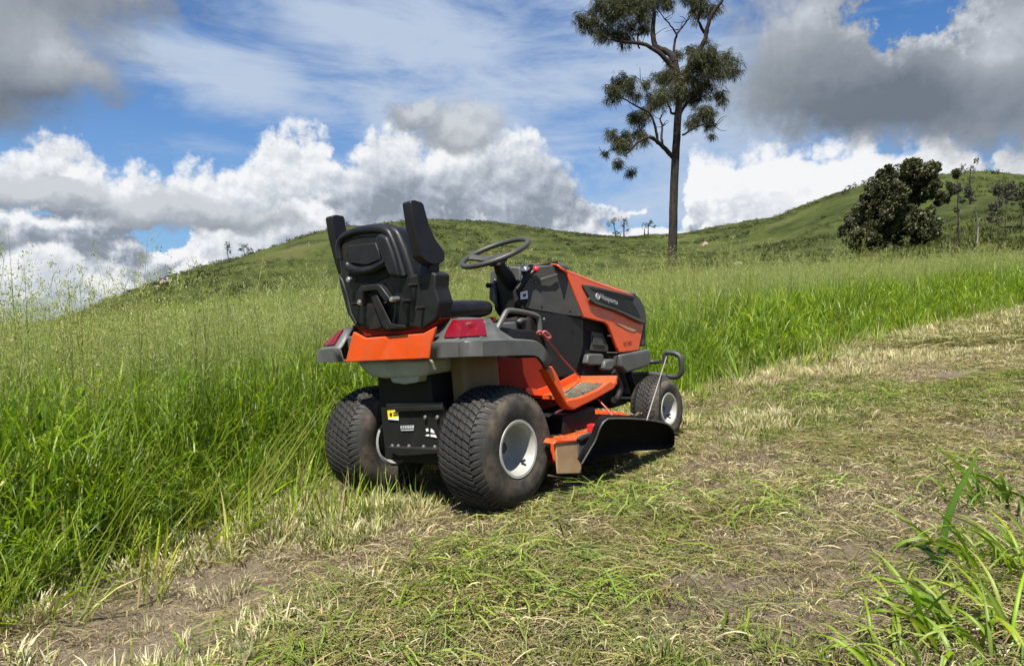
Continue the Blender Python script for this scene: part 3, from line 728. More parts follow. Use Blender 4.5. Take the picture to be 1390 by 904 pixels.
# ---- hood
SY = -.25
gp = [(0.5957,-0.0968,0.8191),(0.5845,-0.0884,0.8373),(0.5944,-0.0958,0.9175),(0.6416,-0.1312,1.024),(0.762,-0.2215,1.0247),(0.7724,-0.2293,1.0129),(0.7933,-0.245,0.9893),(0.8501,-0.2876,0.7458),(0.7605,-0.2204,0.7722),(0.6735,-0.1551,0.7948)]
gp[7] = [(0.9055,-0.25,0.7448)][0]
hood = part(MB().prism(gp, (.012, .016, 0), mirror=True), 'hood_rear', 'dark_grey', bevel=.006)
cr = [(0.6542,-0.1421,0.9449),(0.6863,-0.1662,0.9622),(0.7528,-0.2161,0.9802),(0.7566,-0.219,0.9686),(0.7007,-0.177,0.9478),(0.6598,-0.1463,0.9369)]
part(MB().prism(cr, (-.0036, -.0048, 0)), 'hood_crease', 'dark_grey', hood, bevel=.003)
op = [(0.7863,-0.25,0.9896),(0.9241,-0.25,0.9548),(1.0943,-0.25,0.9134),(1.2777,-0.25,0.873),(1.4347,-0.25,0.8405),(1.4777,-0.25,0.7941),(1.524,-0.25,0.7312),(1.5191,-0.25,0.6509),(1.4564,-0.25,0.5442),(1.442,-0.25,0.5194),(1.3246,-0.25,0.5226),(1.2271,-0.25,0.5266),(1.2026,-0.25,0.568),(1.1696,-0.25,0.6353),(1.1329,-0.25,0.6894),(1.1019,-0.25,0.7053),(0.9055,-0.25,0.7448)]
side = part(MB().prism(op, (0, .02, 0), mirror=True), 'hood_side', 'orange', bevel=.005)
# crowned top: from the side crease over the centre line
cra = [(0.7436,-0.25,1.0108),(0.7863,-0.25,0.9896),(0.9241,-0.25,0.9548),(1.0943,-0.25,0.9134),(1.2777,-0.25,0.873),(1.4347,-0.25,0.8405)]
cra[0] = (cra[1][0] - .05, SY, cra[1][2] + .022)
rings = []
for x, y, z in cra:
    rings.append([(x, SY, z - .012), (x, SY, z), (x + .002, SY + .022, z + .015), (x + .004, SY + .07, z + .022), (x + .006, -.09, z + .030), (x + .008, 0, z + .034), (x + .006, .09, z + .030), (x + .004, -SY - .07, z + .022), (x + .002, -SY - .022, z + .015), (x, -SY, z), (x, -SY, z - .012)])
tpm = MB().loft(rings, False, False)
tpo = part(tpm, 'hood_top', 'orange', angle=50)
md = tpo.modifiers.new('solid', 'SOLIDIFY'); md.thickness = .006; md.offset = -1
def slim(o):
    for v in o.data.vertices:
        if v.co.y + o.location.y > 0: v.co.y = (v.co.y + o.location.y) * .86 - o.location.y
for o in (hood, side, tpo): slim(o)
# dark rear hood top (cowl): narrow at the dash, wide where the orange begins
gt = [(0.6416,-0.1312,1.024),(0.762,-0.2215,1.0247)]
(x0, y0, z0), (x1, y1, z1) = gt
cw = MB().loft([[(x0, y0, z0 - .02), (x0, y0, z0 - .001), (x0 + .004, y0 + .02, z0 + .010), (x0 + .006, 0, z0 + .016), (x0 + .004, -y0 - .02, z0 + .010), (x0, -y0, z0 - .001), (x0, -y0, z0 - .02)],
                [(x1 + .05, SY + .004, z1 - .03), (x1 + .05, SY + .004, z1 - .012), (x1 + .05, SY + .03, z1 + .010), (x1 + .05, 0, z1 + .026), (x1 + .05, (-SY - .03) * .86, z1 + .010), (x1 + .05, (-SY - .004) * .86, z1 - .012), (x1 + .05, (-SY - .004) * .86, z1 - .03)]], True, True)
part(cw, 'cowl', 'dark_grey', bevel=.004)
lp = [(0.66,-0.1325,1.0252),(0.7714,-0.216,1.0451),(0.7711,-0.2158,1.0241)]
part(MB().prism(lp, (.05, .10, 0)), 'cowl_lip', 'matt_black', bevel=.003)
# side vent with print
vp = [(0.9044,-0.2515,0.916),(0.9888,-0.2515,0.909),(1.198,-0.2515,0.8755),(1.4303,-0.2515,0.8345),(1.4899,-0.2515,0.7805),(1.5307,-0.2515,0.7047),(1.5298,-0.2515,0.6678),(1.4566,-0.2515,0.6836),(1.2403,-0.2515,0.7541),(1.0733,-0.2515,0.7946),(1.0039,-0.2515,0.8107),(0.9675,-0.2515,0.835)]
vent = part(MB().prism(vp, (0, -.008, 0), .985), 'vent_panel', 'dark_grey', bevel=.004)
part(MB().prism([(0.9695,-0.2598,0.8964),(1.0741,-0.2598,0.8821),(1.2586,-0.2598,0.8546),(1.4175,-0.2598,0.8284),(1.4085,-0.2598,0.8042),(1.2392,-0.2598,0.8316),(1.1067,-0.2598,0.8562),(1.0221,-0.2598,0.872)], (0, -.0015, 0)), 'vent_slot', 'matt_black', vent)
part(MB().prism([(1.0493,-0.2598,0.8624),(1.2386,-0.2598,0.8275),(1.4029,-0.2598,0.8002),(1.4521,-0.2598,0.7433),(1.4717,-0.2598,0.7079),(1.2451,-0.2598,0.7714),(1.071,-0.2598,0.8163)], (0, -.002, 0)), 'vent_grille', 'black', vent, bevel=.001)
part(MB().tube(curve([(0.9538,-0.262,0.839),(0.9958,-0.262,0.8157),(1.0648,-0.262,0.7982),(1.2239,-0.262,0.7593),(1.4234,-0.262,0.6954),(1.5085,-0.262,0.6734)], 4), .0085, 8), 'vent_lip', 'dark_grey', vent)
def text_mesh(s, size):
    cu = bpy.data.curves.new('txt', 'FONT'); cu.body = s; cu.size = size; cu.extrude = 0.0004; cu.resolution_u = 2
    cu.align_x = 'LEFT'
    o = bpy.data.objects.new('txt', cu); COL.objects.link(o)
    dg = bpy.context.evaluated_depsgraph_get()
    me = bpy.data.meshes.new_from_object(o.evaluated_get(dg))
    bpy.data.objects.remove(o); bpy.data.curves.remove(cu)
    return me
def put_text(s, a, b_, name, mat, parent, up=(0, 0, 1), out_=(0, -1, 0)):
    """writes s from point a to point b (mower coords) on a face looking along out_"""
    me = text_mesh(s, 1.0)
    co = np.zeros(len(me.vertices) * 3); me.vertices.foreach_get('co', co); co = co.reshape(-1, 3)
    a, b_ = V3(a), V3(b_); ex = (b_ - a); L = ex.length; ex.normalize(); on_ = V3(out_); ez = on_.cross(ex).normalized()
    k = L / (co[:, 0].max() - co[:, 0].min())
    pts = [a + ex * ((q[0] - co[:, 0].min()) * k) + ez * (q[1] * k) + on_ * (0.0006 + q[2] * .5) for q in co]
    c = sum(pts, Vector()) / len(pts)
    me.vertices.foreach_set('co', np.array([tuple(q - c) for q in pts]).ravel()); me.update()
    o = link(name, me, M[mat], parent)
    o.location = c - (Vector(parent.location) if parent is not mower else Vector())
    return o
ta, tb = [(1.0631,-0.2622,0.8355),(1.233,-0.2622,0.7932)]
put_text("Husqvarna", ta, tb, 'vent_lettering', 'print', vent)
em = MB(); ec = [(1.0401,-0.2618,0.8468)][0]
em.tube([(ec[0] + .017 * math.cos(k * math.pi / 8), ec[1], ec[2] + .015 * math.sin(k * math.pi / 8)) for k in range(16)], .0028, 6, True)
em.box(ec[0] - .009, ec[0] - .005, ec[1] - .002, ec[1], ec[2] - .009, ec[2] + .009); em.box(ec[0] + .005, ec[0] + .009, ec[1] - .002, ec[1], ec[2] - .009, ec[2] + .009); em.box(ec[0] - .009, ec[0] + .009, ec[1] - .0025, ec[1], ec[2] - .002, ec[2] + .002)
part(em, 'vent_emblem', 'print', vent)
# scoop crease low on the side, model lettering
part(MB().prism([(1.2017,-0.2505,0.6968),(1.2924,-0.2505,0.6756),(1.4378,-0.2505,0.6362),(1.3867,-0.2505,0.6308),(1.3052,-0.2505,0.6564)], (0, -.003, 0)), 'side_scoop', 'dusty_orange', side, bevel=.001)
ta, tb = [(1.2763,-0.2508,0.5557),(1.3663,-0.2508,0.5607)]
put_text("TS 242", ta, tb, 'side_lettering', 'hub', side)
# nose and bumper skirt
np_ = [(1.4508,-0.243,0.8644),(1.5268,-0.243,0.8188),(1.5746,-0.243,0.7603),(1.5827,-0.243,0.6721),(1.5627,-0.243,0.6481),(1.5469,-0.243,0.5339),(1.4682,-0.243,0.5413),(1.5315,-0.243,0.6503),(1.5363,-0.243,0.731),(1.4465,-0.243,0.8389)]
part(MB().prism(np_, (0, .486, 0)), 'nose_grille', 'dark_grey', bevel=.012, seg=3)
sk = [(1.2261,-0.255,0.5183),(1.4314,-0.255,0.5186),(1.5596,-0.255,0.5173),(1.5743,-0.255,0.4782),(1.5441,-0.255,0.4158),(1.4045,-0.255,0.4081),(1.2774,-0.255,0.405),(1.2319,-0.255,0.4477)]
part(MB().prism(sk, (0, .51, 0)), 'bumper_skirt', 'grey', bevel=.014, seg=3)
# ---- engine bay: inner walls, filter, muffler shield, details
eb = MB(); eb.box(.82, 1.40, -.20, .20, .40, .76); eb.box(.62, .82, -.11, .11, .40, .78)
part(eb, 'engine', 'matt_black', bevel=.02)
wl = [(0.5112,-0.225,0.8058),(0.585,-0.225,0.7924),(0.942,-0.225,0.7418),(0.9192,-0.225,0.5935),(0.8153,-0.225,0.4434),(0.6399,-0.225,0.4658),(0.5772,-0.225,0.6977)]
part(MB().prism(wl, (0, .02, 0), mirror=True), 'inner_panel', 'black', bevel=.003)
b = MB(); b.prism([(0.9177,-0.24,0.5039),(0.9381,-0.24,0.5464),(0.9876,-0.24,0.548),(1.0797,-0.24,0.5354),(1.0872,-0.24,0.513),(1.0629,-0.24,0.4757),(0.9364,-0.24,0.4902)], (0, .05, 0))
part(b, 'air_duct', 'grey', bevel=.008)
b = MB(); b.prism([(1.0475,-0.26,0.4611),(1.0645,-0.26,0.4989),(1.1176,-0.26,0.5052),(1.162,-0.26,0.498),(1.1514,-0.26,0.461),(1.1223,-0.26,0.4402),(1.0634,-0.26,0.4453)], (0, .05, 0))
part(b, 'filter_cover', 'grey', bevel=.01)
b = MB(); b.prism([(1.0221,-0.215,0.6636),(1.1291,-0.215,0.6472),(1.1771,-0.215,0.5696),(1.172,-0.215,0.5374),(1.0063,-0.215,0.5619)], (0, .03, 0)); b.prism([(1.0298,-0.222,0.6428),(1.1004,-0.222,0.6289),(1.1363,-0.222,0.5732),(1.0212,-0.222,0.588)], (0, .01, 0))
part(b, 'engine_shroud', 'dark_grey', bevel=.004)
b = MB(); b.tube([(1.1395,-0.24,0.6309),(1.2216,-0.24,0.618)], .003, 6)
part(b, 'engine_clip', 'bolt')
b = MB(); b.tube([(1.1176,-0.24,0.5404),(1.2227,-0.24,0.5282)], .003, 6)
part(b, 'engine_clip', 'bolt')
b = MB(); b.tube(curve([(1.1291,-0.26,0.4354),(1.167,-0.26,0.386),(1.1889,-0.26,0.3301),(1.1503,-0.26,0.2827),(1.1118,-0.26,0.2804)], 5), .018, 10)
part(b, 'exhaust_pipe', 'frame')
b = MB(); b.tube(curve([(1.3879,-0.2,0.3921),(1.4184,-0.2,0.3237),(1.443,-0.2,0.2683)], 5), .02, 8)
part(b, 'exhaust_pipe', 'frame')
b = MB(); b.prism([(1.2558,-0.15,0.4133),(1.4455,-0.15,0.3813),(1.7442,-0.15,0.3626),(1.6715,-0.15,0.2622),(1.5232,-0.15,0.2298),(1.3233,-0.15,0.2385),(1.1459,-0.15,0.2534)], (0, .3, 0))
part(b, 'front_frame', 'frame', bevel=.006)
for i, q in enumerate([(0.5625,-0.252,0.7582),(0.407,-0.252,0.8217),(0.5532,-0.252,0.8158),(0.7852,-0.252,0.7814)]):
    part(MB().lathe([(.007, 0), (.007, -.004), (.004, -.006), (.0004, -.006)], q, 8), 'bolt', 'bolt' if i == 0 else 'black')
# ---- steering column, dash, wheel
b = MB(); b.prism([(0.63,0.1242,1.029),(0.63,-0.0037,1.0403),(0.63,-0.0802,1.0267),(0.63,-0.0729,0.9633),(0.63,-0.0495,0.823),(0.63,0.0252,0.7941),(0.63,0.0895,0.8254),(0.63,0.1521,0.8843)], (.16, 0, 0))
db = part(b, 'dashboard', 'grey', bevel=.008)
b = MB(); b.prism([(0.617,0.0737,1.0123),(0.617,0.0547,1.0446),(0.617,-0.0125,1.0391),(0.617,-0.0,0.9156),(0.617,-0.065,0.9069),(0.617,-0.058,0.8417),(0.617,0.0137,0.7979),(0.617,0.0758,0.8251)], (.012, 0, 0))
part(b, 'column_shroud', 'black', bevel=.004)
part(MB().prism([(0.563,-0.0782,0.9054),(0.6111,-0.1143,0.9818),(0.6374,-0.1341,1.0074),(0.6463,-0.1407,0.9859),(0.603,-0.1082,0.9125),(0.5877,-0.0967,0.8365),(0.5636,-0.0787,0.8317)], (.012, .016, 0)), 'lever_slot', 'matt_black', db, bevel=.002)
e = [(0.6165,-0.1249,1.0131)][0]
b = MB(); b.lathe([(.0005, -.003), (.017, -.003), (.018, -.001), (.018, .003)], e, 20)
o = part(b, 'dash_decal', 'white', db); o.scale = (1.35, 1, .62); o.rotation_euler = (0, R(-10), R(-36))
part(MB().prism([(0.5892,-0.1009,0.9003),(0.6188,-0.1231,0.9047),(0.6177,-0.1223,0.8649),(0.5872,-0.0994,0.8644)], (.0012, .0016, 0)), 'dash_label', 'white', db)
part(MB().prism([(0.5972,-0.1084,0.889),(0.612,-0.1195,0.8912),(0.6096,-0.1177,0.876),(0.5979,-0.1089,0.8742)], (.0006, .0008, 0)), 'label_print', 'hub', db)
part(MB().prism([(0.5896,-0.0972,0.863),(0.6202,-0.1201,0.8635),(0.6196,-0.1197,0.8221),(0.5903,-0.0977,0.8304)], (.006, .008, 0)), 'key_panel', 'matt_black', db)
b = MB(); b.tube([(0.5683,-0.0987,0.9144),(0.6017,-0.1238,0.9571),(0.6315,-0.1461,0.9892),(0.6493,-0.1595,1.0023)], [.011, .012, .0125, .011], 8)
tl_ = part(b, 'throttle_lever', 'black')
part(MB().ball([(0.648,-0.166,1.0061)][0], .0165, 10), 'throttle_knob', 'red_knob', tl_)
b = MB(); b.tube([(0.5978,-0.1133,0.9821),(0.5928,-0.1096,0.9605),(0.5984,-0.1138,0.9453)], .0045, 8)
part(b, 'key', 'bolt')
part(MB().ball([(0.62,0.1372,0.9551)][0], .014, 8), 'column_knob', 'black')
# steering wheel
XC, ZC, RW, TI = .539, 1.1087, .1751, .3883
ax1 = Vector((math.cos(TI), 0, math.sin(TI))); ax2 = Vector((0, 1, 0)); nn = ax1.cross(ax2) * -1
if nn.z < 0: nn = -nn
cW = Vector((XC, 0, ZC))
b = MB(); b.tube([cW + ax1 * (RW * math.cos(k * math.pi / 24)) + ax2 * (RW * math.sin(k * math.pi / 24)) for k in range(48)], .0135, 12, True)
sw = part(b, 'steering_wheel', 'dark_grey', angle=60)
hbm = MB()
hc = cW - nn * .035
for a in (R(90), R(-90), R(180)):
    d_ = ax1 * math.cos(a) + ax2 * math.sin(a); w_ = nn.cross(d_)
    rr = []
    for t_, wd, th in ((.02, .034, .014), (.07, .026, .011), (.125, .024, .010), (RW - .004, .03, .010)):
        q = hc.lerp(cW, min(1, t_ / RW) ** 1.5) + d_ * t_
        rr.append([q + w_ * wd + nn * th * .3, q + w_ * wd * .6 + nn * th, q - w_ * wd * .6 + nn * th, q - w_ * wd + nn * th * .3, q - w_ * wd * .7 - nn * th, q + w_ * wd * .7 - nn * th])
    hbm.loft(rr, True, True)
part(hbm, 'spoke', 'dark_grey', sw, angle=50)
b = MB(); b.tube([hc - nn * .02, hc + nn * .012, hc + nn * .018, hc + nn * .020], [.05, .046, .038, .012], 20)
part(b, 'wheel_hub', 'dark_grey', sw, angle=50)
b = MB(); b.tube([hc - nn * .02, hc - nn * .06, Vector((.66, -.012, .93))], [.030, .036, .042], 14)
part(b, 'steering_shaft', 'black')

# ---- seat
SX = -.225
back = [(-0.225,0.2637,1.1787),(-0.225,0.2522,1.2033),(-0.225,0.2171,1.2228),(-0.225,0.1214,1.2374),(-0.225,-0.0062,1.2291),(-0.225,-0.0979,1.2093),(-0.225,-0.1444,1.1821),(-0.225,-0.1821,1.0994),(-0.225,-0.2157,0.9918),(-0.225,-0.2323,0.9223),(-0.225,-0.2398,0.8185),(-0.225,-0.2118,0.7728),(-0.225,-0.0942,0.7639),(-0.225,0.0954,0.7767),(-0.225,0.1662,0.7932),(-0.225,0.2124,0.8478),(-0.225,0.2399,0.9424),(-0.225,0.264,1.061)]
seat = part(MB().prism(back, (.13, 0, -.01), .97), 'seat_back', 'seat', bevel=.03, seg=4)
b = MB()
b.tube(curve([(-0.227,0.2385,1.1039),(-0.227,0.2373,1.1622),(-0.227,0.203,1.1949),(-0.227,0.1131,1.208),(-0.227,-0.0045,1.2006),(-0.227,-0.0823,1.1819),(-0.227,-0.1107,1.1537),(-0.227,-0.1414,1.0806),(-0.227,-0.1688,0.9878)], 5), .017, 10)
part(b, 'seat_frame', 'seat', seat, angle=50)
part(MB().prism([(-0.226,0.2152,1.1594),(-0.226,0.185,1.1845),(-0.226,0.0832,1.1815),(-0.226,-0.0273,1.1682),(-0.226,-0.0511,1.1038),(-0.226,-0.0672,1.053),(-0.226,-0.0728,0.9944),(-0.226,0.0395,0.9776),(-0.226,0.1827,0.9976),(-0.226,0.2125,1.075)], (-.004, 0, 0)), 'seat_recess', 'matt_black', seat)
part(MB().prism([(-0.228,0.1846,1.1362),(-0.228,0.1608,1.1556),(-0.228,-0.0212,1.1428),(-0.228,-0.0382,1.0962),(-0.228,-0.0435,1.0679),(-0.228,0.05,1.0553),(-0.228,0.1577,1.0753)], (-.010, 0, 0)), 'seat_pad', 'black', seat, bevel=.008)
b = MB(); b.tube(curve([(-0.247,0.1671,1.07),(-0.247,0.1488,1.0553),(-0.247,0.0931,1.0379),(-0.247,0.0148,1.0339),(-0.247,-0.0585,1.0464),(-0.247,-0.093,1.0592)], 5), .0175, 10)
part(b, 'seat_handle', 'seat', seat, angle=50)
b = MB(); b.prism([(-0.227,-0.0352,1.1655),(-0.227,-0.0678,1.1784),(-0.227,-0.1156,1.1561),(-0.227,-0.1458,1.0801),(-0.227,-0.1719,0.9785),(-0.227,-0.1095,0.9847),(-0.227,-0.073,1.0523)], (-.032, 0, 0), .92)
part(b, 'seat_rib', 'seat', seat, bevel=.012, seg=3)
b = MB(); b.prism([(-0.225,-0.1297,0.9826),(-0.225,-0.1751,0.9856),(-0.225,-0.3143,0.9932),(-0.225,-0.3455,0.9784),(-0.225,-0.3339,0.922),(-0.225,-0.3516,0.8688),(-0.225,-0.3262,0.8014),(-0.225,-0.2373,0.7685),(-0.225,-0.1689,0.7811),(-0.225,-0.13,0.8558),(-0.225,-0.1114,0.9178)], (.085, 0, 0), .97)
part(b, 'side_bracket', 'black', seat, bevel=.008)
b = MB(); b.prism([(-0.231,0.2643,1.0415),(-0.231,0.2368,1.0127),(-0.231,0.2145,0.9521),(-0.231,0.1969,0.8633),(-0.231,0.155,0.7995),(-0.231,0.1837,0.814),(-0.231,0.2228,0.8651),(-0.231,0.2496,0.965)], (.05, 0, 0))
part(b, 'side_bracket', 'black', seat, bevel=.006)
b = MB(); b.prism([(-0.229,0.1026,0.8949),(-0.229,0.0986,0.9548),(-0.229,0.0759,0.9729),(-0.229,-0.0305,0.9704),(-0.229,-0.0526,0.9597),(-0.229,-0.1007,0.9067),(-0.229,-0.0895,0.8924),(-0.229,-0.0624,0.8976),(-0.229,-0.0266,0.9437),(-0.229,0.0651,0.9455),(-0.229,0.073,0.8926)], (-.03, 0, 0))
part(b, 'bracket', 'black', seat, bevel=.005)
b = MB(); b.prism([(-0.251,0.0173,0.9189),(-0.251,-0.0196,0.9247),(-0.251,-0.0558,0.8656),(-0.251,-0.0928,0.8006),(-0.251,-0.1771,0.7897),(-0.251,-0.1801,0.7794),(-0.251,-0.0618,0.778),(-0.251,-0.0321,0.7998),(-0.251,-0.0038,0.8663)], (-.006, 0, 0))
part(b, 'strap_plate', 'frame', seat, bevel=.003)
b = MB(); b.prism([(-0.231,0.0734,0.94),(-0.231,-0.014,0.9387),(-0.231,-0.0374,0.8381),(-0.231,-0.0642,0.7965),(-0.231,0.0717,0.7854),(-0.231,0.0883,0.8401)], (-.004, 0, 0))
part(b, 'bracket_shade', 'matt_black', seat)
for c, rr in zip([(-0.259,0.1508,1.0064),(-0.259,0.0907,0.9033),(-0.259,-0.1163,0.8992),(-0.259,-0.1841,0.8864),(-0.259,-0.2318,0.9455),(-0.259,-0.262,0.8526),(-0.259,0.1392,0.8991),(-0.259,-0.078,0.8887)], (.013, .012, .012, .009, .008, .008, .007, .007)):
    part(MB().lathe([(rr, .04), (rr, -.004), (rr * .7, -.009), (.0005, -.009)], c, 8, 'x'), 'bolt', 'bolt' if rr > .0115 else 'black', seat)
# cushion
rings = []
for x, hw, zb, zt_ in ((-.17, .17, .80, .865), (-.15, .215, .785, .885), (-.06, .24, .785, .892), (.06, .245, .785, .888), (.17, .24, .788, .885), (.25, .215, .79, .878), (.30, .16, .80, .86), (.315, .10, .815, .845)):
    rg = []
    for k in range(20):
        a = 2 * math.pi * k / 20
        ca, sa = math.cos(a), math.sin(a)
        sx = math.copysign(abs(ca) ** .45, ca); sz = math.copysign(abs(sa) ** .6, sa)
        rg.append((x, hw * sx, (zb + zt_) / 2 + (zt_ - zb) / 2 * sz - (.014 * (1 - sx * sx) if sa > 0 else 0)))
    rings.append(rg)
part(MB().loft(rings), 'seat_cushion', 'seat', angle=60, sub=1)
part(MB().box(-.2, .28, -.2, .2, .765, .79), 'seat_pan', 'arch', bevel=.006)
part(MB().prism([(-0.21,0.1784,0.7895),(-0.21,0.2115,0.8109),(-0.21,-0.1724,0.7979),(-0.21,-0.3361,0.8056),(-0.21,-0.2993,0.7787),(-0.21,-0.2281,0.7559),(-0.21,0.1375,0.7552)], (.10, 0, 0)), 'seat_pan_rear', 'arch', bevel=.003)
part(MB().box(-.19, .30, -.30, .30, .70, .762), 'seat_deck', 'grey', bevel=.01)
# armrests folded up
ar = [(-0.3115,-0.335,1.2539),(-0.303,-0.335,1.2614),(-0.2857,-0.335,1.2642),(-0.2501,-0.335,1.2579),(-0.2411,-0.335,1.2497),(-0.222,-0.335,1.172),(-0.1934,-0.335,1.1152),(-0.1632,-0.335,1.0823),(-0.1479,-0.335,1.0634),(-0.1544,-0.335,1.0326),(-0.1837,-0.335,1.0178),(-0.2222,-0.335,1.0146),(-0.2597,-0.335,1.0285),(-0.2821,-0.335,1.0466),(-0.2919,-0.335,1.0934),(-0.3032,-0.335,1.1549)]
a_ = part(MB().prism(ar, (0, .05, 0)), 'armrest', 'seat', bevel=.010, seg=3)
al = [(-0.2167,0.335,1.2977),(-0.2087,0.335,1.3053),(-0.1904,0.335,1.3088),(-0.1545,0.335,1.3058),(-0.1482,0.335,1.3007),(-0.1443,0.335,1.2705),(-0.1415,0.335,1.1896),(-0.1621,0.335,1.0477),(-0.1747,0.335,1.0446),(-0.1879,0.335,1.095),(-0.2088,0.335,1.2017)]
part(MB().prism(al, (0, -.05, 0)), 'armrest', 'seat', bevel=.010, seg=3)
b = MB(); b.prism([(-0.2065,-0.3,1.0324),(-0.1501,-0.3,1.0293),(-0.1546,-0.3,0.9938),(-0.1694,-0.3,0.9587),(-0.177,-0.3,0.9147),(-0.1656,-0.3,0.876),(-0.1988,-0.3,0.8716),(-0.2247,-0.3,0.9831)], (0, .05, 0))
part(b, 'armrest_bracket', 'black', bevel=.005)
# ---- mower deck
b = MB()
dk = [(.30, -.50), (.40, -.555), (.85, -.55), (1.02, -.40), (1.10, -.1), (1.10, .3), (1.0, .5), (.45, .52), (.28, .40), (.24, 0)]
b.prism([(x, y, .115) for x, y in dk], (0, 0, .125), .985)
deck = part(b, 'cutting_deck', 'orange', bevel=.03, seg=3)
b = MB(); b.lathe([(.11, .0), (.11, .06), (.09, .075), (.001, .075)], (.5, -.33, .235), 20, 'z'); b.box(.36, .62, -.47, -.22, .24, .33)
part(b, 'belt_cover', 'black', deck, bevel=.012)
b = MB(); b.lathe([(.11, .0), (.11, .06), (.09, .075), (.001, .075)], (.72, .25, .235), 20, 'z')
part(b, 'belt_cover', 'black', deck, bevel=.012)
tn = [(0.1532,-0.57,0.2495),(0.2192,-0.57,0.2475),(0.3148,-0.57,0.2315),(0.3329,-0.57,0.1879),(0.3196,-0.57,0.0862),(0.1535,-0.57,0.1224),(0.1537,-0.57,0.1942)]
part(MB().prism(tn, (0, .012, 0)), 'deck_skirt', 'dusty_orange', deck, bevel=.004)
part(MB().prism([(0.1348,-0.575,0.2504),(0.1575,-0.575,0.2657),(0.3031,-0.575,0.2389),(0.3069,-0.575,0.227),(0.2113,-0.575,0.2412)], (0, .06, .004)), 'deck_lip', 'orange', deck, bevel=.004)
gpz = [(0.3084,-0.578,0.2475),(0.3513,-0.578,0.2521),(0.4262,-0.578,0.2494),(0.4675,-0.578,0.2466),(0.4315,-0.578,0.2074),(0.3586,-0.578,0.1508),(0.316,-0.578,0.1324),(0.3003,-0.578,0.176)]
part(MB().prism(gpz, (0, .01, 0)), 'chute_bracket', 'grey', deck, bevel=.002)
part(MB().prism([(0.2945,-0.585,0.241),(0.3685,-0.585,0.2459),(0.4446,-0.585,0.2462),(0.4492,-0.585,0.2371),(0.3785,-0.585,0.2359),(0.3151,-0.585,0.2306)], (0, .012, 0)), 'chute_hinge', 'dark_grey', deck)
b = MB(); b.prism([(0.457,-0.56,0.2711),(0.4875,-0.56,0.2739),(0.4979,-0.56,0.2436),(0.4583,-0.56,0.241)], (0, .04, 0)); part(b, 'hinge_block', 'red_knob', deck, bevel=.003)
# deflector flap, propped up so its underside shows
FN = (0, -math.cos(R(26)), -math.sin(R(26)))
fp = [(0.2508,-0.6231,0.1475),(0.2787,-0.6474,0.1972),(0.3016,-0.6685,0.2404),(0.304,-0.6868,0.278),(0.3128,-0.7008,0.3067),(0.3335,-0.7067,0.3188),(0.3677,-0.7072,0.3197),(0.5287,-0.6934,0.2915),(0.7203,-0.6747,0.2531),(0.8581,-0.6586,0.2201),(0.963,-0.644,0.1903),(1.0293,-0.6315,0.1646),(1.0832,-0.6177,0.1363),(1.1366,-0.5945,0.0887),(1.1673,-0.5722,0.043),(1.1532,-0.5655,0.0292),(1.069,-0.5706,0.0398),(0.8653,-0.5895,0.0784),(0.7493,-0.6008,0.1015),(0.5256,-0.6149,0.1306),(0.3392,-0.6203,0.1417)]
fpv = [V3(q) for q in fp]
fl_ = MB()
inn = V3(FN) * -1
cen = sum(fpv, Vector()) / len(fpv)
n_ = len(fpv)
r0 = [q for q in fpv]
r1 = [q + (cen - q) * .045 + inn * .035 for q in fpv]
r2 = [q + (cen - q) * .35 + inn * .060 for q in fpv]
vs = r0 + r1 + r2
fs = [(i, (i + 1) % n_, (i + 1) % n_ + n_, i + n_) for i in range(n_)] + [(i + n_, (i + 1) % n_ + n_, (i + 1) % n_ + 2 * n_, i + 2 * n_) for i in range(n_)] + [tuple(range(2 * n_, 3 * n_))]
fl_.add(vs, fs)
chute = part(fl_, 'discharge_chute', 'flap', angle=40)
md = chute.modifiers.new('solid', 'SOLIDIFY'); md.thickness = .008; md.offset = 0
part(MB().tube(curve([q + inn * .0 for q in fpv[:13]], 3), .0042, 6), 'chute_rim', 'grey', chute)
# cords and prop
b = MB(); b.tube(curve([[(0.242,-0.47,0.7017)][0], [(0.3391,-0.44,0.6594)][0], [(0.5253,-0.38,0.5587)][0], [(0.7739,-0.29,0.4443)][0]], 5), .0042, 6)
b.tube([[(0.6549,-0.46,0.3593)][0], [(0.6009,-0.54,0.3236)][0], [(0.4738,-0.66,0.3023)][0]], .0042, 6)
part(b, 'tie_cord', 'cord')
b = MB(); b.tube(curve([(0.2095,-0.48,0.7086),(0.2303,-0.48,0.7104),(0.2544,-0.48,0.6971),(0.2781,-0.48,0.6792),(0.3001,-0.48,0.6837),(0.2763,-0.48,0.703),(0.2559,-0.48,0.7078),(0.2389,-0.48,0.6983)], 4), .0065, 6)
part(b, 'cord_knot', 'cord')
b = MB(); b.tube([[(1.6962,-0.29,0.4578)][0], [(1.4121,-0.4,0.3906)][0], [(0.613,-0.74,0.2723)][0]], .0027, 6)
part(b, 'prop_cord', 'white_cord')
b = MB(); b.tube(curve([(0.185,-0.5,0.2584),(0.2758,-0.5,0.2279),(0.3391,-0.5,0.2088)], 4), .005, 6)
part(b, 'lift_rod', 'bolt')
b = MB(); b.tube([(0.2914,-0.47,0.3496),(0.3931,-0.47,0.3624)], .005, 6)
part(b, 'lift_rod', 'bolt')
b = MB(); b.tube([(0.1733,-0.5,0.1073),(0.3061,-0.5,0.0632),(0.4156,-0.5,0.0338)], .004, 6)
part(b, 'lift_rod', 'bolt')
